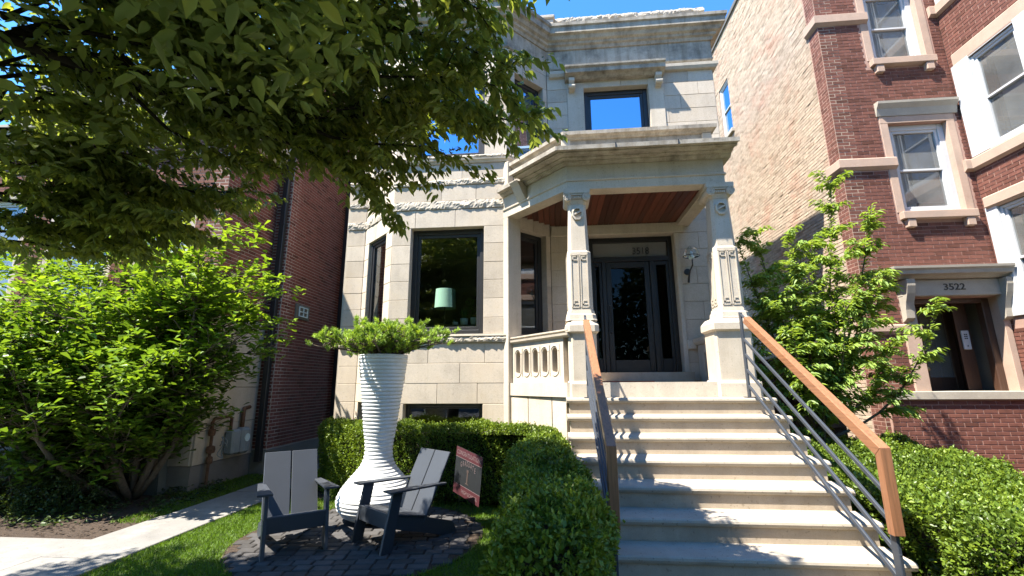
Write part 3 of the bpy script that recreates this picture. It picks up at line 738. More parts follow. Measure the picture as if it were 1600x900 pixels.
# entablature round the porch
ent = [(-.80, 7.22), (.26, 6.16), (2.50, 6.16), (2.50, 7.94)]
build('entablature', MB().sweep(ent, [(-.22, 4.46), (0, 4.46), (0, 4.585), (.018, 4.592), (.022, 4.61), (.008, 4.622), (0, 4.63), (0, 4.835), (-.22, 4.835)]), 'stone_plain', house)
build('bed_moulding', MB().sweep([(-.80, 7.22), (-.365, 6.785)], [(-.3, 4.836), (.03, 4.836), (.055, 4.86), (.075, 4.865), (.08, 4.885), (.15, 4.89), (.155, 4.95), (-.3, 4.98)]), 'stone_weather', house)
build('end_console', MB().sweep([(-.50, 6.92), (-.37, 6.79)], [(0, 4.60), (.03, 4.62), (.10, 4.72), (.16, 4.82), (.22, 4.885), (0, 4.885)]), 'stone_plain', house)
build('cornice_return', MB().box(2.30, 2.59, 6.18, 7.93, 4.84, 4.985), 'stone_weather', house)
build('porch_cornice', MB().sweep([(-.36, 6.78), (.26, 6.16), (2.60, 6.16)], [(-.3, 4.836), (.03, 4.836), (.055, 4.86), (.075, 4.865), (.08, 4.885), (.15, 4.89), (.155, 4.905), (.235, 4.906), (.25, 4.885), (.30, 4.89), (.305, 4.91), (.35, 4.915), (.36, 4.895), (.385, 4.895), (.39, 4.955), (.30, 4.97), (-.3, 5.0)]), 'stone_weather', house)
for x in (.93, 1.78):    # joints between the cornice stones, as thin raised seams of lead
    build('lead_seam', MB().sweep([(x, 6.16), (x+.012, 6.16)], [(.30, 4.966), (.392, 4.957), (.394, 4.89), (.397, 4.89), (.396, 4.962), (.30, 4.975)]), 'metal_black', house)
build('porch_parapet', MB().sweep([(-.62, 7.22), (.27, 6.33), (2.40, 6.33), (2.40, 7.93)], [(-.2, 4.95), (0, 4.95), (0, 5.35), (-.2, 5.35)]), 'stone_weather', house)
build('parapet_coping', MB().sweep([(-.62, 7.22), (.27, 6.33), (2.40, 6.33), (2.40, 7.93)], [(-.24, 5.35), (.03, 5.35), (.05, 5.38), (.10, 5.395), (.105, 5.45), (-.22, 5.48), (-.24, 5.46)]), 'stone_weather', house)
for x, y in ((.27, 6.37), (2.37, 6.37)):
    m = MB(); m.cbox((x, y, 0), (1, 0, 0), (0, 1, 0), (-.07, .07), (-.075, .1), (4.96, 5.345), .006); build('parapet_pier', m, 'stone_plain', house, fix=False)
build('porch_roof', MB().prism([(-.6, 7.3), (.3, 6.4), (2.3, 6.4), (2.3, 7.9), (0, 7.9)], 4.87, 5.02), 'roof', house)
# ceiling of narrow boards
ceil = build('porch_ceiling', MB().prism([(-.55, 7.3), (.36, 6.40), (2.27, 6.40), (2.27, 7.93), (.03, 7.93)], 4.56, 4.62), 'metal_black', house)
x = -.50
while x < 2.27:
    x1 = min(x+.098, 2.275)
    ya = max(6.385, 6.385+(.35-x)) if x < .35 else 6.385
    yb = 7.93 if x > 0 else 7.93+x-.02
    if yb-ya > .1:
        m = MB(); m.cbox((0, 0, 0), (1, 0, 0), (0, 1, 0), (x+.003, x1-.003), (ya, yb), (4.535+rnd.uniform(-.001, .001), 4.558), .004)
        build('ceiling_board', m, 'ceiling_wood', ceil, fix=False)
    x += .098
# door wall details
m = MB(); F5.box(m, (.02, 2.40), (-.0, .045), (4.345, 4.53), .006); build('door_lintel', m, 'stone_plain', house, fix=False)
for a, b in ((2.232, 2.30), (.60, .688)):
    m = MB(); F5.box(m, (a, b), (-.0, .018), (1.70, 4.34), .006); build('door_jamb', m, 'stone_plain', house, fix=False)
m = MB(); F5.box(m, (2.30, 2.44), (0, .05), (2.24, 2.40), .01); build('dado_rail', m, 'stone_plain', house, fix=False)
# black door set: frame, leaf, two sidelights, transom with the number
m = MB(); m.box(.62, 2.34, 7.80, 8.02, PF+.001, 1.855); build('door_step', m, 'riser', house)
D0 = -.16
m = MB()
for a, b, c, d in ((.70, .78, 1.86, 4.335), (2.14, 2.22, 1.86, 4.335), (.78, 2.14, 4.245, 4.335), (.78, 2.14, 3.875, 3.965), (.93, 1.0, 1.86, 3.875), (1.80, 1.88, 1.86, 3.875)):
    F5.box(m, (a, b), (D0-.12, D0), (c, d), .006)
dfr = build('door_frame', m, 'door_black', house, fix=False)
def pane(parent, F, u0, u1, z0, z1, n, glass='glass'):
    m = MB().add([F.P(u0, n, z0), F.P(u1, n, z0), F.P(u1, n, z1), F.P(u0, n, z1)], [(0, 1, 2, 3)])
    return build('pane', m, glass, parent, fix=False)
m = MB()
for a, b, c, d in ((1.004, 1.10, 1.862, 3.872), (1.70, 1.796, 1.862, 3.872), (1.10, 1.70, 1.862, 2.08), (1.10, 1.70, 3.76, 3.872)):
    F5.box(m, (a, b), (D0-.09, D0-.03), (c, d), .006)
leaf = build('door', m, 'door_black', house, fix=False)
pane(leaf, F5, 1.095, 1.705, 2.075, 3.765, D0-.06, 'glass_door')
build('door_handle', MB().tube([F5.P(1.05, D0-.03, 2.55), F5.P(1.05, D0+.03, 2.56), F5.P(1.05, D0+.035, 3.05), F5.P(1.05, D0-.03, 3.06)], .011, 8), 'metal_black', leaf)
for a, b in ((.78, .93), (1.88, 2.14)):
    m = MB()
    for p, q, c, d in ((a, a+.04, 1.862, 3.872), (b-.05, b, 1.862, 3.872), (a+.04, b-.05, 1.862, 2.10), (a+.04, b-.05, 3.80, 3.872)):
        F5.box(m, (p, q), (D0-.09, D0-.03), (c, d), .005)
    sd = build('sidelight', m, 'door_black', house, fix=False)
    pane(sd, F5, a+.035, b-.045, 2.095, 3.805, D0-.06, 'glass_door')
tp = pane(dfr, F5, .785, 2.135, 3.96, 4.25, D0-.06, 'frosted')
text('house_number', '3518', .185, 'metal_black', house, F5.P(1.50, D0-.03, 4.015), F5.eu, (0, 0, 1), .006, xs=.86)
# ================================================================== brick house with the cream side wall (number 3522)
rh = thing('brick_house', 'red brick house with cream brick side wall and white sash windows, numbered 3522', 'house', (6.6, 9.5, 0))
RX, RY, BX = 5.37, 8.10, 7.58
G1, GS, GB = Face((RX, RY), (BX, RY)), Face((RX, 16.), (RX, RY)), Face((BX, RY), (BX, 4.2))
RT = 12.1
wA = (6.30-RX, 7.24-RX, 7.72, 9.35); wB = (6.30-RX, 7.32-RX, 4.62, 6.38)
ent_o = (6.14-RX, 7.47-RX, 0., 3.08)
o1 = [wA, wB, ent_o]
mb = MB(); wall_panel(mb, G1, .0, G1.len, 1.38, RT, o1, -.32, -.004)
wall_panel(mb, G1, .0, ent_o[0], 0, 1.38, [], -.32, -.004); wall_panel(mb, G1, ent_o[1], G1.len, 0, 1.38, [], -.32, -.004)
fw = build('front_wall', mb, 'mortar_red', rh)
pool_r = []
trim_o = [(wA[0]-.16, wA[1]+.16, wA[2]-.17, wA[3]+.3), (wB[0]-.15, wB[1]+.17, wB[2]-.17, wB[3]+.42), (ent_o[0]-.22, ent_o[1]+.12, 0, 3.62)]
bands = [(-1, 9, 8.56, 8.80), (-1, 9, 5.46, 5.68), (-1, 9, 2.49, 2.62)]
bandL = [(-1, .95, 8.56, 8.80), (-1, .95, 5.46, 5.68), (-1, .80, 2.49, 2.62)]
bricks(fw, G1, .0, G1.len, 0.02, RT, trim_o+bandL, 'brick_red', pool_r, seed=1)
# side: red return, then cream common brick
ql = .30; qs = GS.len-ql
wT = (16-12.95, 16-12.25, 8.9, 10.6)
mb = MB(); wall_panel(mb, GS, 0, GS.len, 0, RT, [wT], -.32, -.004)
sw = build('side_wall', mb, 'mortar_tan', rh)
bricks(sw, GS, qs+.006, GS.len, .02, RT, [(qs-.1, GS.len+.1, b[2], b[3]) for b in bands], 'brick_red', pool_r, seed=2, length=.30/1.5)
pool_t = []
bricks(sw, GS, 1.5, qs, .02, RT, [wT], 'brick_tan', pool_t, seed=3, proud=.004, rough=.0028, joint=.013)
lay_bricks(pool_t, 300)
# projecting bay on the right, seen from its side
wins_b = [(8.1-7.72, 8.1-6.90, 5.62, 7.38), (8.1-6.72, 8.1-5.90, 5.62, 7.38), (8.1-7.85, 8.1-7.0, 2.72, 4.58), (8.1-6.85, 8.1-6.0, 2.72, 4.58), (8.1-7.72, 8.1-6.9, 8.85, 10.6)]
mb = MB(); wall_panel(mb, GB, 0, GB.len, 0, RT, wins_b, -.32, -.004)
bw = build('bay_wall', mb, 'mortar_red', rh)
big = [(.10, 8.1-5.5, 5.50, 7.62), (.05, 8.1-5.5, 2.55, 4.75), (.10, 8.1-5.5, 8.72, 10.7)]
bricks(bw, GB, 0, GB.len, .02, RT, big, 'brick_red', pool_r, seed=4)
# low porch wall in front of the entry
GL = Face((5.44, 8.045), (BX-.005, 8.045))
mb = MB(); GL.box(mb, (0, GL.len), (-.30, -.004), (0, 1.385)); lw_ = build('porch_wall', mb, 'mortar_red', rh)
bricks(lw_, GL, 0, GL.len, .02, 1.385, [], 'brick_red', pool_r, seed=5)
lay_bricks(pool_r, 300)
m = MB(); GL.box(m, (.0, GL.len), (-.34, .05), (1.39, 1.52), .008); build('wall_cap', m, 'grey_stone', rh, fix=False)
# stone bands, sills, surrounds
def band(z0, z1, x1, out, mat='pink_stone'):
    build('stone_band', MB().sweep([(RX, RY+.34), (RX, RY), (x1, RY)], [(-.03, z0-.05), (.012, z0-.05), (out, z0), (out, z1-.02), (out-.02, z1), (-.03, z1)]), mat, rh)
band(8.61, 8.79, 6.29, .07); band(5.51, 5.68, 6.30, .07); band(2.51, 2.625, 6.17, .05)
for y0, z0, z1 in ((0, 8.62, 8.80), (0, 5.38, 5.56), (0, 4.62, 4.80), (0, 7.42, 7.66)):
    out = .07 if z0 != 7.42 else .02
    build('stone_band', MB().sweep([(7.42 if z0 in (5.38, 8.62) else BX-.001, RY), (BX, RY), (BX, 4.3)] if z0 in (5.38, 8.62) else [(BX, RY-.1), (BX, 4.3)], [(-.03, z0-.04), (.012, z0-.04), (out, z0), (out, z1-.02), (out-.015, z1), (-.03, z1)]), 'pink_stone', rh)
def sill(o, pad, z, mat='pink_stone'):
    m = MB(); G1.box(m, (o[0]-pad, o[1]+pad), (-.1, .10), (z-.135, z), .008); s_ = build('window_sill', m, mat, rh, fix=False)
    for u in (o[0]+.03, o[1]-.03):
        m = MB(); G1.box(m, (u-.07, u+.07), (-.02, .085), (z-.29, z-.137), .012); build('sill_bracket', m, mat, s_, fix=False)
sill(wA, .10, 7.715); sill(wB, .10, 4.615)
def surround(F, o, w, top, mat='pink_stone'):
    for a, b in ((o[0]-w, o[0]+.004), (o[1]-.004, o[1]+w)):
        m = MB(); F.box(m, (a, b), (-.15, .006), (o[2], o[3]+.001), .004); build('window_surround', m, mat, rh, fix=False)
    m = MB(); F.box(m, (o[0]-w, o[1]+w), (-.15, .008), (o[3]+.002, o[3]+top), .004); build('window_lintel', m, mat, rh, fix=False)
surround(G1, wA, .13, .25); surround(G1, wB, .13, .14)
build('window_hood', MB().sweep([(RX+wB[0]-.17, RY), (RX+wB[1]+.20, RY)], [(-.02, 6.525), (.02, 6.525), (.05, 6.66), (.11, 6.74), (.115, 6.785), (-.02, 6.80)]), 'grey_stone', rh)
for o in (wA, wB):
    window(rh, G1, o, 'glass_grey', 'white_paint', .10, .10, .05, rail=(o[2]+o[3])/2-.02, name='sash_window', fd=.1)
for i, o in enumerate(wins_b): window(rh, GB, o, 'glass_grey', 'white_paint', .05, .02, .045, rail=(o[2]+o[3])/2, name='sash_window', fd=.1)
for z0, z1 in ((5.565, 7.42), (2.70, 4.62), (8.805, 10.7)):     # broad white mullions and head boards between the bay windows
    zz = [w for w in wins_b if z0-.1 < w[2] < z1]
    us = subtract(.06, 8.1-5.6, [(w[0], w[1]) for w in zz])
    for a, b in us:
        m = MB(); GB.box(m, (a-.008, b+.008), (-.1, .03), (z0+.02, z1), .006); build('white_mullion', m, 'white_paint', rh, fix=False)
    for w in zz:
        for c, d in ((z0+.02, w[2]-.002), (w[3]+.002, z1)):
            m = MB(); GB.box(m, (w[0], w[1]), (-.1, .015), (c, d), .004); build('white_head_board', m, 'white_paint', rh, fix=False)
# diamond plaques in the bay spandrels
for y, z in ((7.05, 8.22), (6.75, 4.98+.06)):
    u = 8.1-y; m = MB()
    for s_, n_ in ((.20, .035), (.14, .05)):
        m.add([GB.P(u, n_, z-s_), GB.P(u+s_*.85, n_, z), GB.P(u, n_, z+s_), GB.P(u-s_*.85, n_, z), GB.P(u, -.02, z-s_), GB.P(u+s_*.85, -.02, z), GB.P(u, -.02, z+s_), GB.P(u-s_*.85, -.02, z)], [(0, 1, 2, 3), (0, 4, 5, 1), (1, 5, 6, 2), (2, 6, 7, 3), (3, 7, 4, 0)])
    build('diamond_plaque', m, 'grey_stone', rh)
# entry: hood, consoles, number stone, jambs, dark vestibule with wooden door
m = MB()
build('entry_hood', MB().sweep([(RX+.56, RY+.02), (RX+.56, RY-.10), (BX-.01, RY-.10)], [(-.10, 3.36), (.06, 3.38), (.10, 3.42), (.17, 3.44), (.18, 3.50), (.21, 3.53), (.215, 3.57), (-.10, 3.60)]), 'grey_stone', rh)
m = MB(); G1.box(m, (ent_o[0]-.22, ent_o[1]+.11), (-.25, .10), (3.09, 3.365), .006); ns = build('number_stone', m, 'grey_stone', rh, fix=False)
m = MB()
for a, b, c, d in ((ent_o[0]-.05, ent_o[1]+.02, 3.345, 3.352), (ent_o[0]-.05, ent_o[1]+.02, 3.115, 3.122), (ent_o[0]-.05, ent_o[0]-.043, 3.12, 3.35), (ent_o[1]+.013, ent_o[1]+.02, 3.12, 3.35)): G1.box(m, (a, b), (.09, .104), (c, d))
build('incised_line', m, 'stone_joint', ns)
text('house_number', '3522', .155, 'metal_black', rh, G1.P(6.58-RX, .103, 3.185), G1.eu, (0, 0, 1), .004, xs=1.12, bold=.002)
for u in (ent_o[0]-.15, ent_o[1]+.05):
    pts = [(0, 3.36), (.24, 3.36), (.235, 3.25), (.20, 3.12), (.14, 2.98), (.11, 2.86), (.10, 2.72), (.05, 2.68), (0, 2.66)]
    build('console', MB().loft([[G1.P(u+du, n_, z) for n_, z in pts] for du in (-.065, -.04, .04, .065)]), 'grey_stone', rh)
m = MB(); G1.box(m, (ent_o[0]-.23, ent_o[0]+.005), (-.3, .03), (1.0, 2.50), .006); build('entry_jamb', m, 'pink_stone', rh, fix=False)
m = MB(); G1.box(m, (ent_o[0]-.15, ent_o[0]+.004), (-.3, .02), (2.505, 3.085), .006); build('entry_jamb', m, 'grey_stone', rh, fix=False)
m = MB(); G1.box(m, (ent_o[1]-.005, ent_o[1]+.10), (-.33, .02), (1.0, 3.085), .006); build('entry_jamb', m, 'pink_stone', rh, fix=False)
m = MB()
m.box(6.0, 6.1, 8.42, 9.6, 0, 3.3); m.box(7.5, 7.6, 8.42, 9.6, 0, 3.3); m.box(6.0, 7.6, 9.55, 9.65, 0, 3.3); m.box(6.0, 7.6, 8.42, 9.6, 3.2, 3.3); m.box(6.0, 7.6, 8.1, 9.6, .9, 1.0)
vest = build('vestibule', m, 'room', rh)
GV = Face((6.1, 8.95), (7.5, 8.95))
pv = []; m = MB(); GV.box(m, (.0, .50), (-.1, -.004), (1.0, 2.20)); vb = build('vestibule_wall', m, 'mortar_red', rh)
bricks(vb, GV, .0, .50, 1.02, 2.20, [], 'brick_dark', pv, seed=9); lay_bricks(pv, 0)
window(rh, GV, (.0, .50, 2.21, 3.15), 'glass_grey', 'grey_stone', .05, -.02, .03, name='vestibule_window')
m = MB()
for a, b, c, d in ((.50, .62, 1.0, 3.2), (1.28, 1.40, 1.0, 3.2), (.62, 1.28, 3.05, 3.2)): GV.box(m, (a, b), (-.1, .06), (c, d), .01)
build('entry_door_frame', m, 'door_wood', rh, fix=False)
m = MB()
for a, b, c, d in ((.625, .74, 1.0, 3.045), (1.16, 1.275, 1.0, 3.045), (.74, 1.16, 1.0, 1.75), (.74, 1.16, 2.93, 3.045)): GV.box(m, (a, b), (-.06, .0), (c, d), .008)
ed = build('entry_door', m, 'door_wood', rh, fix=False)
pane(ed, GV, .735, 1.165, 1.745, 2.935, -.03, 'glass_grey')
build('door_knob', MB().lathe([(.0, -.045), (.03, -.03), (.035, 0), (.025, .03), (0, .04)], (0, 0), 12), 'brass', ed).location = tuple(GV.P(.68, .05, 1.9)-WLOC[ed.name])
m = MB()
for a, b, c, d in ((ent_o[0], ent_o[0]+.06, 1.0, 3.075), (ent_o[1]-.12, ent_o[1], 1.0, 3.075), (ent_o[0]+.06, ent_o[1]-.12, 3.0, 3.075)): G1.box(m, (a, b), (-.28, -.16), (c, d), .008)
build('entry_frame', m, 'door_wood', rh, fix=False)
m = MB(); G1.box(m, (7.15-RX, 7.27-RX), (-.45, -.42), (2.22, 2.55), .006); ic = build('intercom_panel', m, 'white_paint', rh, fix=False)
m = MB()
for k in range(3):
    for j in range(2): G1.box(m, (7.18-RX+j*.03, 7.20-RX+j*.03), (-.43, -.415), (2.40+k*.035, 2.42+k*.035))
G1.box(m, (7.20-RX, 7.22-RX), (-.43, -.415), (2.27, 2.29)); build('button', m, 'metal_black', ic)
m = MB(); G1.box(m, (7.10-RX, 7.32-RX), (-.47, -.452), (1.0, 3.2)); build('entry_side_panel', m, 'door_wood', rh)
room(rh, 5.75, 7.5, 8.5, 11, 4.2, 6.8, 0); room(rh, 5.75, 7.5, 8.5, 11, 7.3, 9.8, 0); room(rh, 8.0, 10.5, 4.5, 8, 5.3, 7.6, 0); room(rh, 8.0, 10.5, 4.5, 8, 2.4, 4.8, 0); room(rh, 8., 10.5, 4.5, 8, 8.5, 10.8, 0)
for F_, o in [(G1, wA), (G1, wB)]+[(GB, w) for w in wins_b]:      # pale panel added behind each sash to make the panes paler
    m = MB(); F_.box(m, (o[0]+.05, o[1]-.05), (-.36, -.35), (o[2]+.3, o[3]-.05)); build('pane_backing', m, 'pane_backing', rh)
for o, z0, z1 in ((wA, 7.75, 9.3), (wB, 4.7, 6.3)):    # half-drawn curtain
    m = MB(); n = 24; vs = []
    for i in range(n+1):
        u = o[0]+.18+.28*i/n; nn = -.30+.02*math.sin(i*1.5); vs += [G1.P(u, nn, z0), G1.P(u+.05, nn, z1)]
    m.add(vs, [(2*i, 2*i+2, 2*i+3, 2*i+1) for i in range(n)]); build('curtain', m, 'curtain', rh, smooth=True)
window(rh, GS, wT, 'glass_blue', 'white_paint', .07, .03, .04, rail=9.75, name='sash_window')
m = MB(); GS.box(m, (wT[0]-.08, wT[1]+.08), (-.05, .08), (wT[2]-.12, wT[2]-.002), .008); build('window_sill', m, 'grey_stone', rh, fix=False)
m = MB(); m.box(RX-.05, RX+.3, RY+.5, 16, RT, RT+.12); build('roof_coping', m, 'roof', rh)
m = MB(); m.box(RX+.3, 12, RY+.1, 16, RT-.3, RT-.1); m.box(RX+.05, RX+.25, 15.8, 16, 0, RT); build('roof', m, 'roof', rh)
m = MB(); m.box(BX+.3, 11, 4.2, 4.5, 0, RT); m.box(10.8, 11, 4.5, 16, 0, RT); build('bay_front_wall', m, 'mortar_red', rh)

# ================================================================== dark red brick house on the other side
lh = thing('brick_house', 'dark red brick house with black downspout and limestone base beside the path', 'house', (-8, 9, 0))
LX, LB = -5.58, -5.90
H1 = Face((LX, 8.62), (LX, 15.))          # long side wall, faces right
H1.eu = np.array([0, 1., 0]); H1.en = np.array([1., 0, 0])
H2 = Face((LB, 8.62), (LX, 8.62)); H3 = Face((LB, 7.15), (LB, 8.62)); H3.en = np.array([1., 0, 0])
H4 = Face((-13., 7.15), (LB, 7.15))
LT = 9.2
pool_l = []
mb = MB(); H1.box(mb, (0, 6.3), (-.3, -.004), (.45, LT)); sw1 = build('side_wall', mb, 'mortar_pale', lh)
bricks(sw1, H1, 0, 6.3, .47, LT, [], 'brick_dark', pool_l, seed=21)
mb = MB(); H2.box(mb, (0, H2.len), (-.3, -.004), (.45, LT)); sw2 = build('return_wall', mb, 'mortar_pale', lh)
bricks(sw2, H2, 0, H2.len, .47, LT, [], 'brick_dark', pool_l, seed=22, length=.20)
mb = MB(); H3.box(mb, (0, H3.len), (-.3, -.004), (2.9, 6.5)); sw3 = build('front_block_side', mb, 'mortar_pale', lh)
bricks(sw3, H3, 0, H3.len, 2.92, 6.5, [], 'brick_dark', pool_l, seed=23)
wl = [(13-11.2, 13-10.0, 3.2, 5.2), (13-9.3, 13-8.1, 3.2, 5.2), (13-7.45, 13-6.55, 3.1, 5.0)]
mb = MB(); wall_panel(mb, H4, 0, H4.len-.3, 2.9, 6.5, wl, -.3, -.004); sw4 = build('front_wall', mb, 'mortar_pale', lh)
bricks(sw4, H4, 0, H4.len, 2.92, 6.5, [(w[0]-.1, w[1]+.1, w[2]-.12, w[3]+.15) for w in wl], 'brick_red', pool_l, seed=24)
lay_bricks(pool_l, 300, lambda b: b[1] in (sw1, sw2))
for w in wl:
    window(lh, H4, w, 'glass_grey', 'white_paint', .07, .05, .04, rail=(w[2]+w[3])/2, name='sash_window')
    for c, d in ((w[2]-.12, w[2]-.002), (w[3]+.002, w[3]+.15)):
        m = MB(); H4.box(m, (w[0]-.1, w[1]+.1), (-.05, .04), (c, d), .006); build('window_trim', m, 'grey_stone', lh, fix=False)
room(lh, -12.5, -6.3, 7.5, 10, 2.9, 6.4, 0)
build('cornice', MB().sweep([(-13, 7.15), (LB, 7.15), (LB, 8.61)], [(-.1, 6.35), (.05, 6.35), (.10, 6.42), (.2, 6.45), (.22, 6.55), (.27, 6.58), (.27, 6.66), (-.1, 6.7)]), 'grey_stone', lh)
m = MB(); m.box(-13, LB-.05, 7.3, 15, 6.45, 6.6); m.box(-13, LX-.1, 8.7, 15, LT-.2, LT); m.box(-13, -12.7, 7.2, 15, 0, 6.4); m.box(-13, LX-.35, 14.7, 15, 0, LT); m.box(-13, LX-.4, 8.7, 8.9, 6.5, LT); build('roof', m, 'roof', lh)
build('roof_coping', MB().sweep([(LX, 8.55), (LX, 15)][::-1], [(-.32, LT), (.05, LT), (.05, LT+.12), (-.32, LT+.12)]), 'grey_stone', lh)
# limestone base of the front block, in courses
for k, (a, b) in enumerate(((.40, 1.02), (1.026, 1.64), (1.646, 2.26), (2.266, 2.9))):
    m = MB(); H3.box(m, (.0, H3.len-.005), (-.28, .03), (a, b), .006); build('base_course', m, 'stone_plain', lh, fix=False)
    m = MB(); H4.box(m, (.0, H4.len-.01), (-.28, .025), (a, b), .006); build('base_course', m, 'stone_plain', lh, fix=False)
m = MB(); m.box(-5.92, LX+.03, 8.61, 15, -.1, .445); m.box(-13, LB+.02, 7.14, 8.6, -.1, .395); build('foundation', m, 'foundation', lh)
# downspout
m = MB(); m.cbox((0, 0, 0), (1, 0, 0), (0, 1, 0), (-5.74, -5.63), (8.50, 8.60), (.25, LT), .008)
m.cbox((0, 0, 0), (1, 0, 0), (0, 1, 0), (-5.755, -5.615), (8.495, 8.606), (2.3, 2.34), .003); m.cbox((0, 0, 0), (1, 0, 0), (0, 1, 0), (-5.755, -5.615), (8.495, 8.606), (5.0, 5.04), .003)
build('downspout', m, 'metal_black', lh, fix=False)
m = MB(); m.cbox((0, 0, 0), (1, 0, 0), (0, 1, 0), (-5.60, -5.47), (11.05, 11.15), (.3, LT), .008); build('downspout', m, 'metal_black', lh, fix=False)
# vent on the side wall
m = MB(); H1.box(m, (.50, 1.04), (-.01, .035), (3.10, 3.42), .006); vt = build('vent_plate', m, 'grey_panel', lh, fix=False)
m = MB()
for a, b, c, d in ((.60, .62, 3.15, 3.37), (.92, .94, 3.15, 3.37), (.62, .92, 3.15, 3.17), (.62, .92, 3.35, 3.37), (.765, .785, 3.17, 3.35), (.62, .92, 3.25, 3.27)): H1.box(m, (a, b), (.03, .055), (c, d))
build('vent_grille', m, 'pot_white', vt)
# side of the stoop: grey-green rendered cheek wall with a sloping edge
m = MB(); pts = [(-7.05, 0), (-6.25, 0), (-6.32, 1.15), (-7.0, 1.55), (-7.9, 1.55), (-7.9, 0)]
m.loft([[(x, y, z) for x, z in pts] for y in (6.98, 7.13)]); build('stoop_wall', m, 'grey_panel', lh)
m = MB()
for k in range(5): m.box(-9.3, -7.95, 5.6+.3*k, 7.1, 0 if k == 0 else .17*k+.001, .17*(k+1))
build('stoop_steps', m, 'concrete', lh)

# rubble stone wall closing the gap between the houses
rw = tag(build('rubble_wall', MB().box(3.26, 4.62, 7.86, 8.06, 0, 2.05), 'soil'), 'low shade-darkened brown rubble wall in the gap beside the porch', 'wall')
r2 = random.Random(4); z = 0.0
while z < 2.0:
    h = r2.uniform(.28, .42); x = 3.27
    while x < 4.60:
        w = min(r2.uniform(.28, .55), 4.61-x)
        if w > .08:
            m = MB(); p = [(x+.015+r2.uniform(0, .03), z+.012), (x+w-.015-r2.uniform(0, .04), z+.012+r2.uniform(0, .04)), (x+w-.012, z+h-.02-r2.uniform(0, .05)), (x+w*.5, z+h-.012), (x+.012, z+h-.02-r2.uniform(0, .05))]
            m.loft([[(a, 7.862, b) for a, b in p], [(a, 7.85, b) for a, b in p], [((a-x-w/2)*.86+x+w/2, 7.825-r2.uniform(0, .02), (b-z-h/2)*.86+z+h/2) for a, b in p]]); build('stone', m, 'rubble', rw)
        x += w
    z += h

# gas meter on the limestone base
gm = thing('gas_meter', 'grey gas meter with rusty pipes on the limestone base by the downspout', 'gas meter', (-5.8, 7.95, .4))
m = MB(); m.cbox((-5.76, 7.98, 0), (1, 0, 0), (0, 1, 0), (-.09, .09), (-.20, .02), (.48, .90), .03); build('meter_body', m, 'meter', gm, fix=False)
m = MB(); m.cbox((-5.76, 8.12, 0), (1, 0, 0), (0, 1, 0), (-.10, .10), (-.09, .13), (.46, .92), .05); mf = build('meter_face', m, 'meter', gm, fix=False)
m = MB(); m.loft([[(-5.70+.03*k, 8.14+.07*math.cos(a), .74+.07*math.sin(a)) for a in [2*math.pi*i/16 for i in range(16)]] for k in (0, 1.6)]); build('dial', m, 'pot_white', mf)
build('pipe', MB().tube([(-5.8, 7.86, .88), (-5.8, 7.86, 1.10), (-5.8, 7.80, 1.14), (-5.8, 7.45, 1.12), (-5.8, 7.40, 1.06), (-5.8, 7.40, .95)], .026, 8), 'rust', gm, smooth=True)
build('pipe', MB().tube([(-5.8, 8.16, .90), (-5.8, 8.16, 1.18), (-5.84, 8.22, 1.25), (-5.86, 8.4, 1.27)], .035, 8), 'rust', gm, smooth=True)
m = MB()
for y, z, r in ((7.40, .90, .05), (7.42, .62, .06), (7.42, .45, .045)): m.lathe([(.01, z-.07), (r, z-.05), (r*1.15, z), (r, z+.05), (.01, z+.07)], (-5.79, y), 10)
m.tube([(-5.79, 7.41, .03), (-5.79, 7.41, .95)], .024, 8)
build('regulator', m, 'rust', gm)
build('hose', MB().tube([(-5.72+.03*math.sin(3*t), 7.60+(.06+.02*math.sin(2*t))*math.cos(t), .56+.15*math.sin(t)+.012*t) for t in np.linspace(.4, 9.5, 34)], .008, 6), 'meter', gm, smooth=True)
# ================================================================== front steps
st = thing('front_steps', 'wide flight of cream limestone steps rising to the porch', 'steps', (1.4, 4.7, 0))
SX0, SX1 = .152, 2.66
for k in range(8):
    zt = 1.495-.19*k; yn = 5.775-.307*k
    # rounded nosing profile, swept across
    pr = [(yn+.34, zt-.058), (yn+.012, zt-.058), (yn+.004, zt-.048), (yn-.004, zt-.03), (yn+.0, zt-.012), (yn+.012, zt-.002), (yn+.03, zt), (yn+.34, zt+.004)]
    m = MB(); x0, x1 = SX0-.004*k, SX1
    m.loft([[(x, y, z) for y, z in pr] for x in (x0, x0+.01, x1-.01, x1)]); build('tread', m, 'tread', st)
    m = MB(); m.box(x0+.035, x1-.035, yn+.03, yn+.34, max(0, zt-.19), zt-.0585); build('riser', m, 'riser', st)

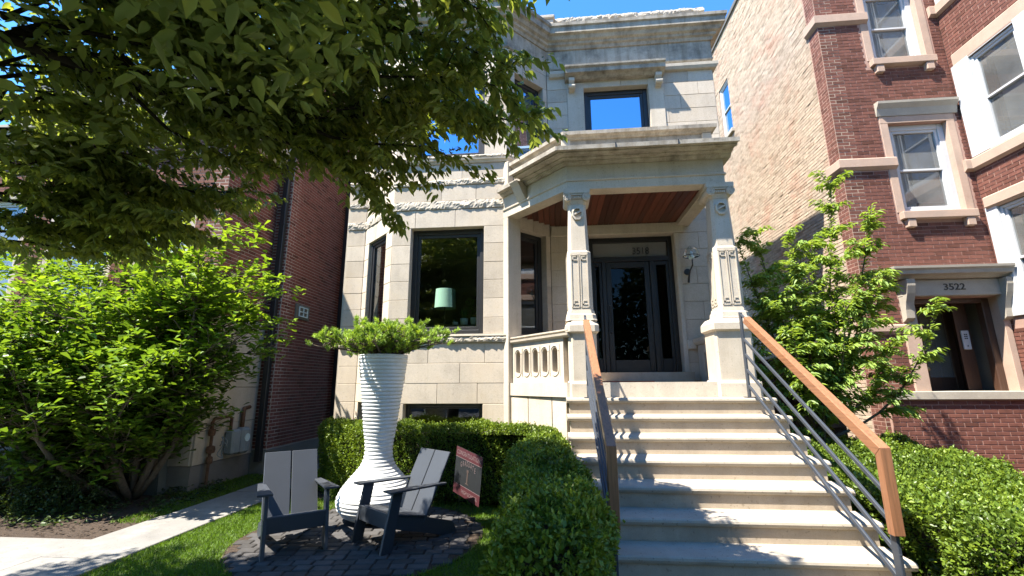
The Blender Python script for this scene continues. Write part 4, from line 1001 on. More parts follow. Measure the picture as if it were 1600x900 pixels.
# ================================================================== handrails
def slope_pt(y, h): return 1.495+(y-5.775)*.19/.307+h          # height h above the line of the nosings
def handrail(xc, label, side):
    t = thing('handrail', label, 'handrail', (xc, 4.8, 0), 'handrails of the front steps')
    ytop, ybot = 5.86, 3.70
    def flat(name, x0, x1, pts, mat, th):
        """bar of rectangular section along the slope, pts = (y, z) centre line"""
        m = MB(); (ya, za), (yb, zb) = pts; d = np.array([0, yb-ya, zb-za]); L = np.linalg.norm(d); d /= L; up = np.cross((1, 0, 0), d); up *= np.sign(up[2]) or 1
        m.cbox((xc, ya, za), (1, 0, 0), d, (x0, x1), (0, L), (-th/2, th/2), .004, ez=up)
        return build(name, m, mat, t, fix=True)
    m = MB(); m.cbox((0, 0, 0), (1, 0, 0), (0, 1, 0), (xc-.012, xc+.012), (ytop-.03, ytop+.03), (1.497, 2.545), .004)
    m.cbox((0, 0, 0), (1, 0, 0), (0, 1, 0), (xc-.05, xc+.05), (ytop-.06, ytop+.06), (1.497, 1.508), .003); build('post', m, 'steel', t)
    m = MB(); zb = .545+.004
    m.cbox((0, 0, 0), (1, 0, 0), (0, 1, 0), (xc-.012, xc+.012), (ybot-.035, ybot+.035), (.17, 1.14), .004); build('post', m, 'steel', t)
    zt, zl = slope_pt(ytop, .96), slope_pt(ybot, .96)
    for h in (.10, .29, .48, .67):
        flat('bar', -.011, .011, [(ytop-.02, slope_pt(ytop-.02, h)), (ybot-.03, slope_pt(ybot-.03, h))], 'steel', .036)
    flat('top_bar', -.013, .013, [(ytop+.03, slope_pt(ytop+.03, .985)), (5.60, slope_pt(5.60, .985))], 'steel', .022)
    # timber cap with a mitred knee: sloping piece and upright end piece
    a, b = np.array([0, 5.70, slope_pt(5.70, .985)]), np.array([0, ybot-.04, slope_pt(ybot-.04, .985)])
    W = .038; d = (b-a)/np.linalg.norm(b-a); up = np.array([0, -d[2], d[1]]); up *= np.sign(up[2]); T = .042
    mit = T*2/(1+abs(d[2]))*.5
    top_b = b+up*T; bot_b = b-up*T
    # knee: outer corner and inner corner
    oc = np.array([0, ybot-.06, slope_pt(ybot-.06, .985)+T*1.17]); ic_ = np.array([0, ybot+.005, slope_pt(ybot+.005, .985)-T*1.17])
    m = MB(); ring = [a+up*T, oc, ic_, a-up*T]
    m.loft([[(xc+x, p[1], p[2]) for p in ring] for x in (-W, W)]); bevel(build('timber_cap', m, 'rail_wood', t), .004)
    m = MB(); zend = .62; ring = [oc+np.array([0, 0, -.001]), ic_+np.array([0, 0, -.001]), (0, ybot+.005, zend), (0, ybot-.06, zend)]
    m.loft([[(xc+x, p[1], p[2]) for p in ring] for x in (-W, W)]); bevel(build('timber_end', m, 'rail_wood_z', t), .004)
    return t
handrail(2.38, 'timber-capped steel handrail on the side of the steps by the bright sapling', 1)
handrail(.425, 'timber-capped steel handrail on the side of the steps by the shaded hedge', -1)

# ================================================================== garden chairs
def make_chair(label):
    t = thing('garden_chair', label, 'chair', (0, 0, 0), 'garden chairs on the round patio')
    W = .285                                             # half width between the front legs
    def board(name, o, ex, ey, rx, ry, rz): return build(name, MB().cbox(o, ex, ey, rx, ry, rz, .006, ez=np.cross(ex, ey)), 'chair', t, fix=False)
    # back: two broad boards, reclined
    rec = math.radians(24); ez = np.array([0, math.sin(rec), math.cos(rec)])
    for s in (-1, 1):
        x0, x1 = (.006, .262) if s > 0 else (-.262, -.006)
        m = MB(); m.cbox((0, .40, .20), (1, 0, 0), np.cross(ez, (1, 0, 0)), (x0, x1), (0, .022), (0, .80), .006, ez=ez); build('back_board', m, 'chair', t, fix=True)
    # seat slats
    sl_ = math.radians(-14); ey = np.array([0, math.cos(sl_), math.sin(sl_)])
    for k in range(4):
        m = MB(); m.cbox((0, 0, .385), (1, 0, 0), ey, (-.262, .262), (.0+k*.118, .112+k*.118), (-.022, 0), .006, ez=np.cross((1, 0, 0), ey)); build('seat_slat', m, 'chair', t, fix=True)
    m = MB(); m.cbox((0, -.022, 0), (1, 0, 0), (0, 1, 0), (-.262, .262), (-.004, .018), (.225, .384), .006); build('apron', m, 'chair', t, fix=False)
    for s in (-1, 1):
        x0, x1 = (W-.034, W) if s > 0 else (-W, -W+.034)
        # front leg leans back towards the top, tapering
        m = MB(); p = [(-.09, 0), (.03, 0), (.13, .60), (.02, .60)]
        m.loft([[(x, y, z) for y, z in p] for x in (x0, x1)]); bevel(build('front_leg', m, 'chair', t), .004)
        # side rail running down to the ground behind
        xi0, xi1 = (x0-.030, x0-.001) if s > 0 else (x1+.001, x1+.030)
        m = MB(); p = [(-.01, .235), (.0, .362), (.45, .25), (.80, .13), (.86, 0), (.68, 0), (.40, .10)]
        m.loft([[(x, y, z) for y, z in p] for x in (xi0, xi1)]); bevel(build('side_rail', m, 'chair', t), .004)
        # arm: broad flat board
        a0, a1 = (W-.06, W+.075) if s > 0 else (-W-.075, -W+.06)
        b0, b1 = (W-.05, W+.02) if s > 0 else (-W-.02, -W+.05)
        m = MB(); m.add([(a0, -.06, .602), (a1, -.06, .602), (b1, .66, .575), (b0, .66, .575), (a0, -.06, .624), (a1, -.06, .624), (b1, .66, .597), (b0, .66, .597)], [(0, 3, 2, 1), (4, 5, 6, 7), (0, 1, 5, 4), (1, 2, 6, 5), (2, 3, 7, 6), (3, 0, 4, 7)])
        bevel(build('arm', m, 'chair', t), .005)
    return t
c1 = make_chair('charcoal garden chair with its back to the path and brick side wall')
c1.location = (-2.66, 4.74, .02); c1.rotation_euler = (0, 0, math.radians(38)); c1.scale = (1.08, 1.06, .96)
c2 = copy_tree(c1); c2['label'] = 'charcoal garden chair with its back to the maroon yard sign'
c2.location = (-1.93, 4.98, .02); c2.rotation_euler = (0, 0, math.radians(-38)); c2.scale = (1.08, 1.06, .95)

# ================================================================== white ribbed planter
prof = [(.02, .0), (.20, .0), (.30, .02), (.40, .07), (.465, .15), (.485, .22), (.475, .29), (.43, .38), (.36, .47), (.28, .56), (.215, .64), (.178, .73), (.168, .83), (.178, .95), (.205, 1.10), (.225, 1.28), (.25, 1.48), (.275, 1.68), (.298, 1.86), (.312, 2.0), (.318, 2.05)]
pz = np.array([p[1] for p in prof]); pr_ = np.array([p[0] for p in prof])
sarc = np.concatenate([[0], np.cumsum(np.hypot(np.diff(pz), np.diff(pr_)))])
ss = np.linspace(0, sarc[-1], 460); rib = .0105*np.abs(np.sin(math.pi*ss/.047))
rr = np.interp(ss, sarc, pr_)+np.where(ss > .3, rib, 0); zz = np.interp(ss, sarc, pz)
pp = [(float(a), float(b)) for a, b in zip(rr, zz)]+[(.312, 2.06), (.295, 2.055), (.285, 1.97), (.01, 1.97)]
PLX, PLY = -2.31, 5.98
plt_ = tag(build('planter', MB().lathe(pp, (PLX, PLY), 96), 'planter', smooth=True), 'tall white ribbed vase-shaped planter with a bulbous foot', 'planter')
plt_.location.z += .012

# ================================================================== yard sign
sg = thing('yard_sign', 'small maroon and black congratulations yard sign by the hedge', 'sign', (-1.08, 5.72, 0))
SF = Face((-1.30, 5.93), (-.90, 5.52)); L = SF.len
ru = np.array([SF.eu[0]*math.cos(.14), SF.eu[1]*math.cos(.14), -math.sin(.14)]); rz = np.cross(SF.en, ru); rz = rz*np.sign(rz[2]); so_ = SF.o+np.array([0, 0, .36])
def sgn_box(name, u, v, n0, n1, mat): 
    m = MB(); m.obox(so_, ru, -SF.en, u, (-n1, -n0), v, ez=rz); return build(name, m, mat, sg)
H_ = .56
sgn_box('panel', (0, L), (0, H_), -.004, .0, 'sign_black')
sgn_box('top_strip', (0, L), (H_-.115, H_-.002), .0005, .0015, 'sign_red'); sgn_box('bottom_strip', (0, L), (.002, .12), .0005, .0015, 'sign_red')
sgn_box('rule', (0, L), (H_-.122, H_-.116), .0006, .0016, 'sign_pale'); sgn_box('rule', (0, L), (.121, .126), .0006, .0016, 'sign_pale')
def sgn_text(s, size, u, v, mat, xs): text('lettering', s, size, mat, sg, so_+ru*u+rz*v+SF.en*.0022, ru, rz, .0004, 'CENTER', xs)
sgn_text('CONGRATULATIONS', .075, L/2, H_-.085, 'sign_pale', .74)
for i, ch in enumerate('GRADUATE'):
    t_ = (i-3.5)/3.5; text('lettering', ch, .085, 'sign_pale', sg, so_+ru*(L/2+t_*.15)+rz*(.375-.035*t_*t_)+SF.en*.0022, ru, rz, .0004, 'CENTER', .5)
sgn_text('HIGH SCHOOL', .06, L*.62, .042, 'sign_pale', .85)
m = MB(); m.obox(so_, ru, -SF.en, (L/2-.012, L/2+.012), (-.0022, -.0006), (.17, .31), ez=rz); m.obox(so_, ru, -SF.en, (L/2-.035, L/2+.035), (-.0022, -.0006), (.165, .175), ez=rz); m.obox(so_, ru, -SF.en, (L/2-.022, L/2+.022), (-.0022, -.0006), (.305, .335), ez=rz)
build('emblem', m, 'sign_dim', sg)
for u in (.14, L-.14):
    p = so_+ru*u-SF.en*.002; build('wire_stake', MB().tube([p+rz*.3+SF.en*-.004, p+SF.en*-.004, (p[0], p[1], -.02)], .003, 6), 'metal_black', sg)

m = MB().cbox((0, 0, 0), (1, 0, 0), (0, 1, 0), (.62, 1.45), (6.75, 7.35), (PF+.001, PF+.018), .004); tag(build('doormat', m, 'mat', fix=False), 'thin reddish doormat on the porch floor before the black door', 'doormat')

# ================================================================== wall lamp in the porch
wl_ = thing('wall_lamp', 'black wall lamp with a clear glass bowl beside the front door', 'lamp', (2.42, 7.93, 3.5))
LXc = 2.40
m = MB(); m.loft([[(LXc+.055*math.cos(a), y, 3.60+.055*math.sin(a)) for a in [2*math.pi*i/14 for i in range(14)]] for y in (7.955, 7.905)]); build('wall_plate', m, 'metal_black', wl_)
build('bracket_arm', MB().tube([(LXc, 7.90, 3.40), (LXc, 7.86, 3.48), (LXc+.01, 7.82, 3.58), (LXc+.05, 7.76, 3.68), (LXc+.04, 7.72, 3.78)], [.02, .018, .013, .012, .012], 8), 'metal_black', wl_, smooth=True)
build('bowl', MB().lathe([(.132, 3.83), (.134, 3.86), (.125, 3.92), (.10, 3.97), (.06, 4.0), (.0, 4.01)], (LXc+.03, 7.72), 24, caps=False), 'glass_clear', wl_, smooth=True)
build('ring', MB().tube([(LXc+.03+.135*math.cos(a), 7.72+.135*math.sin(a), 3.83) for a in np.linspace(0, 2*math.pi, 25)], .007, 6), 'metal_black', wl_, smooth=True)
build('socket', MB().lathe([(.0, 3.77), (.045, 3.78), (.05, 3.82), (.03, 3.84), (.028, 3.90), (.0, 3.93)], (LXc+.03, 7.72), 14), 'pot_white', wl_, smooth=True)
m = MB()
for a in (0, 2.1, 4.2): m.tube([(LXc+.03, 7.72, 3.80), (LXc+.03+.13*math.cos(a), 7.72+.13*math.sin(a), 3.83)], .005, 5)
build('spoke', m, 'metal_black', wl_)

# ================================================================== things on the window seat, seen through the bay window
tl = thing('table_lamp', 'mint drum-shaded lamp standing inside the bay window', 'lamp', (-1.98, 8.0, 2.68))
c0, c1_ = at(679, 468, 7.50), at(712, 468, 7.50); lx = (c0[0]+c1_[0])/2; r_ = (c1_[0]-c0[0])/2; zb, zt = at(695, 482, 7.50)[2], at(695, 453, 7.50)[2]
build('lamp_shade', MB().lathe([(r_, zb), (r_*.93, zt)], (lx, 7.50), 32, caps=False), 'shade', tl, smooth=True)
build('lamp_stem', MB().lathe([(.10, 2.681), (.10, 2.70), (.02, 2.72), (.012, 2.80), (.012, zb+.1), (.0, zb+.12)], (lx, 7.50), 14), 'metal_black', tl, smooth=True)
def pot(px, r, h, kind, lab, Y=7.72):
    c = at(px, 512, Y); t = thing('potted_plant', lab, 'potted plant', (c[0], Y, 2.68))
    build('pot', MB().lathe([(r*.8, 2.681), (r, 2.681+h*.5), (r*1.03, 2.68+h), (r*.9, 2.68+h), (r*.85, 2.67+h*.8), (.0, 2.67+h*.8)], (c[0], Y), 20), 'pot_white', t, smooth=True)
    n = {'small': 14, 'blade': 12, 'bushy': 130}[kind]; a = rng.uniform(0, 2*math.pi, n); P = np.zeros((n, 3)); P[:, 0] = c[0]+r*.4*np.cos(a); P[:, 1] = Y+r*.4*np.sin(a); P[:, 2] = 2.68+h*.8
    if kind == 'bushy':
        rad = rng.uniform(0, .14, n); P[:, 0] = c[0]+rad*np.cos(a); P[:, 1] = Y+.6*rad*np.sin(a); P[:, 2] = 2.68+h+rng.uniform(0, .34, n)
        A = np.stack([np.cos(a), np.sin(a), rng.uniform(-.4, .6, n)], 1); leaves('foliage', P, A, rng.normal(0, .4, (n, 3))+(0, 0, 1), .06, .035, rng.uniform(0, 1, n), 'houseplant', t)
        build('stem', MB().tube([(c[0], Y, 2.68+h*.7), (c[0]+.01, Y, 2.68+h+.3)], .006, 6), 'bark', t)
    else:
        A = np.stack([.3*np.cos(a), .3*np.sin(a), np.ones(n)], 1); leaves('foliage', P, A, np.stack([np.cos(a), np.sin(a), np.zeros(n)], 1), .26 if kind == 'blade' else .07, .03, rng.uniform(.3, 1, n), 'houseplant', t)
pot(711, .05, .07, 'small', 'tiny pale pot with short shoots on the bay window sill')
pot(725, .07, .13, 'blade', 'pale pot with upright blade-like leaves on the bay window sill')
pot(741, .07, .14, 'bushy', 'pale pot with a bushy trailing plant on the bay window sill')
# ================================================================== hedges
def poly_inside(poly, X, Y):
    ins = np.zeros(len(X), bool); n = len(poly)
    for i in range(n):
        (x0, y0), (x1, y1) = poly[i], poly[(i+1) % n]
        c = ((y0 > Y) != (y1 > Y)) & (X < (x1-x0)*(Y-y0)/(y1-y0+1e-12)+x0); ins ^= c
    return ins
def poly_dist(poly, X, Y):
    d = np.full(len(X), 1e9); n = len(poly)
    for i in range(n):
        a, b = np.array(poly[i]), np.array(poly[(i+1) % n]); e = b-a; L2 = e@e
        t = np.clip(((X-a[0])*e[0]+(Y-a[1])*e[1])/L2, 0, 1); d = np.minimum(d, np.hypot(X-a[0]-t*e[0], Y-a[1]-t*e[1]))
    return d
def wob(X, Y, Z, s): return np.sin(X*s*2.1+1.3)*np.cos(Y*s*1.7+.4)+.6*np.sin(X*s*4.3+Z*s*3.+Y*s*3.9)+.4*np.sin(Z*s*6+X*s*7.7-Y*s*5.)
def hedge(label, poly, h, dens, size=.032, amp=.045, parentloc=None, hfun=None, rough=1.):
    poly = [tuple(p) for p in poly]; A = np.array(poly); c = A.mean(0)
    t = thing('boxwood_hedge', label, 'hedge', (c[0], c[1], 0))
    # dark twiggy core
    ar_ = sum(poly[j][0]*poly[(j+1) % len(poly)][1]-poly[(j+1) % len(poly)][0]*poly[j][1] for j in range(len(poly))); core = []
    for j in range(len(poly)):
        a, b, e = (np.array(poly[(j+q) % len(poly)]) for q in (-1, 0, 1)); d1 = (b-a)/np.linalg.norm(b-a); d2 = (e-b)/np.linalg.norm(e-b); n1 = np.array([-d1[1], d1[0]]); n2 = np.array([-d2[1], d2[0]])
        core.append(tuple(b+.11*(1 if ar_ > 0 else -1)*(n1+n2)/max(.5, 1+n1@n2)))
    x0, y0 = A.min(0); x1, y1 = A.max(0)
    hf = hfun or (lambda X, Y: np.full(len(X), h))
    P = []; Nn = []
    n = int((x1-x0)*(y1-y0)*dens); X, Y = rng.uniform(x0, x1, n), rng.uniform(y0, y1, n); k = poly_inside(poly, X, Y); X, Y = X[k], Y[k]
    d = poly_dist(poly, X, Y); H = hf(X, Y); r = .14
    Z = H-np.where(d < r, .10*(1-d/r)**2, 0)+amp*.7*wob(X, Y, 0*X, 2.6)-np.abs(rng.exponential(.035, len(X)))*rough
    P.append(np.stack([X, Y, Z], 1)); nrm = np.zeros((len(X), 3)); nrm[:, 2] = 1; Nn.append(nrm)
    for i in range(len(poly)):
        a, b = np.array(poly[i]), np.array(poly[(i+1) % len(poly)]); e = b-a; L = np.linalg.norm(e); no = np.array([e[1], -e[0]])/L
        ar = sum(poly[j][0]*poly[(j+1) % len(poly)][1]-poly[(j+1) % len(poly)][0]*poly[j][1] for j in range(len(poly)))
        if ar < 0: no = -no
        m = int(L*h*dens); u = rng.uniform(0, 1, m); q = a+np.outer(u, e); Hh = hf(q[:, 0], q[:, 1]); z = rng.uniform(.02, 1, m)*Hh
        o = -.02+amp*wob(q[:, 0], q[:, 1], z, 2.6)-np.abs(rng.exponential(.042, m))*rough-.10*np.clip((z/Hh-.85)/.15, 0, 1)**2
        P.append(np.stack([q[:, 0]+no[0]*o, q[:, 1]+no[1]*o, z], 1)); Nn.append(np.tile([no[0], no[1], .35], (m, 1)))
    P = np.concatenate(P); Nn = np.concatenate(Nn); m = len(P)
    Ax = Nn+rng.normal(0, .75, (m, 3)); Nr = Nn*.5+rng.normal(0, .7, (m, 3))+(0, 0, .3)
    L = rng.uniform(.7, 1.35, m)*size
    T = rng.beta(2.2, 2.2, m)+.16*wob(P[:, 0], P[:, 1], P[:, 2], 1.3)
    b = rng.choice(m, int(m*.035), replace=False); gd = Nn[b]*.6+rng.normal(0, .45, (len(b), 3))+(0, 0, .5); gd /= np.linalg.norm(gd, axis=1)[:, None]      # young shoots standing out of the clipped face
    k = 6; ex = np.repeat(P[b], k, 0)+np.repeat(gd, k, 0)*(np.tile(np.arange(k), len(b))*rng.uniform(.008, .016, len(b)*k))[:, None]
    P = np.concatenate([P, ex]); Ax = np.concatenate([Ax, np.repeat(gd, k, 0)*.6+rng.normal(0, .6, ex.shape)]); Nr = np.concatenate([Nr, rng.normal(0, .6, ex.shape)+(0, 0, .6)]); L = np.concatenate([L, rng.uniform(.7, 1.1, len(ex))*size*.9]); T = np.concatenate([T, rng.uniform(.55, 1., len(ex))])
    leaves('foliage', P, Ax, Nr, L, L*.62, T, 'leaf_box', t, 'quad', .0)
    mb = MB(); hm = float(np.min(hf(A[:, 0], A[:, 1])))
    mb.prism(core, .05, hm-.13); build('branches', mb, 'bark_dark', t)
    return t
hedge('low clipped boxwood hedge in sun under the bay window', [(-3.95, 7.55), (-3.35, 6.95), (-2.75, 6.66), (-.35, 6.62), (.10, 6.15), (.12, 6.45), (-.55, 7.12), (-2.80, 7.12), (-3.75, 7.95)], 1.09, 6200)
hedge('bushy boxwood hedge in deep shade beside the steps', [(-.30, 2.2), (.16, 2.2), (.30, 2.7), (.27, 3.6), (.20, 4.4), (.13, 6.0), (-.10, 6.25), (-.40, 6.1), (-.46, 5.0), (-.36, 3.6)], 1.02, 6000, .034, .06)
hedge('broad bright boxwood hedge between the steps and the red brick porch wall', [(2.74, 2.0), (3.5, 2.0), (4.05, 4.3), (4.85, 6.2), (5.35, 7.75), (2.95, 7.75), (2.74, 6.0)], .86, 5600, .036, .07, hfun=lambda X, Y: .80+.05*np.sin(X*2.1+Y)+.02*(Y-4))

# ================================================================== grass
def grass(name, test, box, n, hgt=.055):
    x0, x1, y0, y1 = box; X, Y = rng.uniform(x0, x1, n), rng.uniform(y0, y1, n); k = test(X, Y); X, Y = X[k], Y[k]; m = len(X)
    P = np.stack([X, Y, np.full(m, -.012)], 1); A = rng.normal(0, .42, (m, 3)); A[:, 2] = 1; a = rng.uniform(0, 2*math.pi, m)
    L = hgt*rng.uniform(.6, 1.5, m)
    o = leaves(name, P, A, np.stack([np.cos(a), np.sin(a), 0*a], 1), L, .006, rng.beta(2, 2, m), 'grass', None, 'quad', .25); stuff(o); return o
def lawn(X, Y): return (np.hypot(X+2.2, Y-5.35) > 1.34) & (Y < 6.9) & ((X < -.5) | (Y < 2.2)) & (X > -4.29)
tag(grass('grass', lawn, (-4.3, .6, 1.4, 6.95), 150000), 'short green lawn round the patio', 'grass')
tag(grass('grass', lambda X, Y: (Y > 6.9) | (X > -5.6), (-5.95, -5.14, 5.6, 8.6), 9000, .06), 'thin grass strip between path and brick wall', 'grass')

# ================================================================== broad-leaved shrubs and trees
def limb(mb, pts, r0, r1, n=7, wig=.0, seed=0):
    pts = [np.asarray(p, float) for p in pts]
    mb.tube(pts, list(np.linspace(r0, r1, len(pts))), n)
def curve(a, b, bend, n=6):
    a, b, bend = map(lambda v: np.asarray(v, float), (a, b, bend)); return [a+(b-a)*t+bend*math.sin(math.pi*t) for t in np.linspace(0, 1, n)]
def grow(tips, starts, mb, r): pass

# magnolia-like shrub on the left: several stems, whorls of paddle leaves at the twig ends
mg = thing('magnolia_tree', 'leafy multi-stemmed magnolia growing in the mulch bed beside the path', 'tree', (-6.45, 6.75, 0))
mb = MB(); base = np.array([-6.45, 6.75, 0]); tips = []; r5 = random.Random(8)
for sx, sy, h in ((-1.1, -.3, 2.9), (-.45, .3, 3.3), (.25, -.3, 3.3), (.75, -.1, 2.9), (1.05, -.1, 2.5), (-.1, -.7, 2.3), (.6, .3, 3.4), (-1.7, -.5, 2.6), (.95, -.4, 2.9), (.3, -.9, 1.8), (-2.3, -.6, 2.3), (-2.7, -.1, 3.0), (-2.1, .0, 3.2), (-2.9, -.7, 1.7), (-1.5, -1.0, 1.7), (-.8, -1.1, 1.6)):
    top = base+(sx, sy, h); st_ = curve(base+(sx*.06, sy*.06, 0), top, (sx*.18, sy*.15, -.15), 7); limb(mb, st_, .055, .018)
    for j in range(21):
        s_ = st_[r5.randint(2, 6)]; a = r5.uniform(0, 2*math.pi); L = r5.uniform(.35, 1.05)
        e = s_+np.array([math.cos(a)*L, math.sin(a)*L*.8, r5.uniform(.05, .75)]); tw = curve(s_, e, (0, 0, .06), 4); limb(mb, tw, .013, .005, 5); tips.append(e)
        for q in range(7):
            a2 = r5.uniform(0, 2*math.pi); L2 = r5.uniform(.15, .4); e2 = tw[r5.randint(1, 3)]+np.array([math.cos(a2)*L2, math.sin(a2)*L2, r5.uniform(-.08, .3)]); limb(mb, [tw[2], e2], .006, .003, 4); tips.append(e2)
build('trunk', mb, 'bark', mg, smooth=True)
T_ = np.array(tips); lim = []
P, A, Nr, Ls, Tt = [], [], [], [], []
for e in T_:
    sx, sy, szz = project(e)
    k = r5.randint(9, 15); ph = r5.uniform(0, 6.28)
    for i in range(k):
        a = ph+i*2.4; el = r5.uniform(-.25, .9); P.append(e+np.array([r5.gauss(0, .05), r5.gauss(0, .05), r5.gauss(0, .05)])); d = np.array([math.cos(a), math.sin(a), el]); A.append(d); Nr.append(np.array([-math.cos(a)*el*.6, -math.sin(a)*el*.6, 1.])+np.array([r5.gauss(0, .25), r5.gauss(0, .25), 0])); Ls.append(r5.uniform(.10, .18)); Tt.append(r5.betavariate(2, 2))
leaves('crown', P, A, Nr, np.array(Ls), np.array(Ls)*.52, np.array(Tt)+.22*np.clip((np.array(P)[:, 2]-2.3)/1.4, -.6, 1.2), 'leaf_magnolia', mg, 'obov', .10)  # tint lightens with height: sunlit top put into the leaf colour

# cherry sapling on the right
sp = thing('cherry_sapling', 'young bright green sapling between the steps and the cream brick wall', 'tree', (3.62, 6.75, 0))
mb = MB(); base = np.array([3.62, 6.75, 0]); tw_all = []; r6 = random.Random(3)
for ex, ey, h, kk in ((-.95, -.1, 3.7, 11), (-.45, .3, 3.95, 12), (.15, -.2, 3.6, 12), (.75, .0, 4.6, 12), (1.2, -.2, 4.2, 11), (.45, -.3, 3.3, 12), (-.2, -.35, 3.1, 12), (.9, -.3, 3.0, 12), (-.6, -.3, 3.0, 13), (.1, .3, 3.9, 12), (.5, .2, 2.7, 12), (-.1, -.4, 2.4, 12), (1.45, .1, 3.2, 11), (-1.15, -.2, 2.6, 9), (.3, -.5, 2.6, 10), (-.5, -.5, 2.3, 9), (1.55, -.5, 2.55, 9), (.8, -.45, 2.05, 8)):
    b0 = base+(0, 0, r6.uniform(.7, 1.3)); ex *= .88; top = np.array([base[0]+ex, base[1]+ey, h]); st_ = curve(b0, top, (ex*.1, ey*.1, -.25 if h < 3 else .1), 9); limb(mb, st_, .022, .004, 6)
    for j in range(int(kk*2.6)):
        q = r6.randint(2, 8); a = r6.uniform(0, 2*math.pi); L = r6.uniform(.2, .55)*(1.1-q*.06); e = st_[q]+np.array([math.cos(a)*L, math.sin(a)*L*.8, r6.uniform(-.02, .22)]); tw = curve(st_[q], e, (0, 0, .04), 6); limb(mb, tw, .006, .002, 4); tw_all.append(tw)
    tw_all.append(st_[4:])
limb(mb, curve(base, base+(0, 0, 1.35), (.04, 0, 0), 5), .04, .028)
build('trunk', mb, 'bark', sp, smooth=True)
def twig_leaves(tws, per_m, l0, l1, r, droop=.5, jit=.02):
    P, A, Nr, Ls, Tt = [], [], [], [], []
    for tw in tws:
        tw = [np.asarray(p, float) for p in tw]
        for a, b in zip(tw[:-1], tw[1:]):
            d = b-a; L = np.linalg.norm(d); 
            if L < 1e-4: continue
            d = d/L; side = np.cross(d, (0, 0, 1.)); side /= np.linalg.norm(side)+1e-6
            n = max(1, int(L*per_m+r.random()))
            for i in range(n):
                s = 1 if r.random() < .5 else -1
                P.append(a+d*L*r.random()+np.array([r.gauss(0, jit) for _ in range(3)]))
                A.append(d*r.uniform(.35, .9)+side*s*r.uniform(.5, 1.)+np.array([0, 0, -droop*r.uniform(.2, 1.3)])); Nr.append(np.array([r.gauss(0, .35), r.gauss(0, .35), 1.])); Ls.append(r.uniform(l0, l1)); Tt.append(r.betavariate(2, 2))
    return P, A, Nr, np.array(Ls), np.array(Tt)
P, A, Nr, Ls, Tt = twig_leaves(tw_all, 170, .055, .105, r6, .5)
leaves('crown', P, A, Nr, Ls, Ls*.34, Tt, 'leaf_sapling', sp, 'hex', .2)

# pine in the planter: short gnarled limbs, tufts of needles
pn = thing('pine_shrub', 'spreading mugo pine growing out of the tall white planter', 'shrub', (PLX, PLY, 1.98))
mb = MB(); r7 = random.Random(6); tuf = []
c0 = np.array([PLX, PLY, 1.98])
for a, L, h in [(k*2.4+r7.uniform(-.2, .2), r7.uniform(.40, .78), r7.uniform(.15, .34)) for k in range(26)]+[(r7.uniform(0, 6.28), r7.uniform(.1, .45), r7.uniform(.28, .42)) for _ in range(14)]:
    e = c0+np.array([math.cos(a)*L*1.08, math.sin(a)*L*.8, h]); lm = curve(c0+np.array([math.cos(a)*.03, math.sin(a)*.03, 0]), e, (0, 0, .05), 6); limb(mb, lm, .022, .007, 6)
    for j in range(24):
        s_ = lm[r7.randint(2, 5)]; q = s_+np.array([r7.gauss(0, .09), r7.gauss(0, .09), r7.uniform(-.02, .16)]); limb(mb, [s_, q], .006, .004, 4); tuf.append((q, q-s_))
build('trunk', mb, 'bark', pn, smooth=True)
P, A, Nr, Tt = [], [], [], []
for q, d in tuf:
    up = np.array([d[0]*2, d[1]*2, .25]); up /= np.linalg.norm(up); tt = r7.uniform(.15, .9)
    for i in range(70):
        v = np.array([r7.gauss(0, 1), r7.gauss(0, 1), r7.gauss(0, 1)]); v /= np.linalg.norm(v); dd = up*.55+v*.8+np.array([0, 0, .35]); P.append(q+up*r7.uniform(-.05, .04)); A.append(dd); Nr.append(v[[1, 2, 0]]); Tt.append(min(1, max(0, tt+r7.gauss(0, .12))))
leaves('needles', P, A, Nr, rng.uniform(.035, .062, len(P)), .0085, np.array(Tt), 'needle', pn, 'quad', .02)

# low shrubs in the mulch bed
for x, y, s_, lab in ((-7.6, 6.1, .85, 'low dark leafy shrub under the magnolia near the stoop'), (-8.3, 5.6, .75, 'paler low shrub at the open edge of the mulch bed'), (-7.0, 6.2, .55, 'small dark shrub at the foot of the magnolia stems')):
    t = thing('low_shrub', lab, 'shrub', (x, y, 0)); n = int(5200*s_); v = rng.normal(0, 1, (n, 3)); v /= np.linalg.norm(v, axis=1)[:, None]; v[:, 2] = np.abs(v[:, 2]); rad = s_*(.75+.25*rng.random(n)**.5)*(1+.12*wob(v[:, 0]*2, v[:, 1]*2, v[:, 2]*2, 2))
    P = v*rad[:, None]*(1, 1, .8)+(x, y, .02); L = rng.uniform(.03, .055, n); leaves('foliage', P, v+rng.normal(0, .7, (n, 3)), v+rng.normal(0, .6, (n, 3)), L, L*.55, rng.beta(2, 2, n), 'leaf_yew', t, 'quad', .1)
    mb = MB()
    for k in range(7): a = k*.9; limb(mb, [(x, y, 0), (x+math.cos(a)*s_*.6, y+math.sin(a)*s_*.6, s_*.6)], .012, .005, 5)
    build('stems', mb, 'bark', t)
n = 5200; X = rng.uniform(-9.5, -5.25, n); Y = rng.uniform(5.25, 8.2, n); k = (wob(X, Y, 0*X, 1.6) > -.25) & (Y > 5.1+.5*np.sin(X*2)); X, Y = X[k], Y[k]; n = len(X); a = rng.uniform(0, 6.28, n)
tag(stuff(leaves('ground_cover', np.stack([X, Y, rng.uniform(.0, .10, n)], 1), np.stack([np.cos(a), np.sin(a), rng.uniform(0, .8, n)], 1), rng.normal(0, .4, (n, 3))+(0, 0, 1), rng.uniform(.04, .08, n), .03, rng.uniform(0, .7, n), 'leaf_yew', None, 'hex', .1)), 'dark low ground cover under the magnolia', 'ground cover')
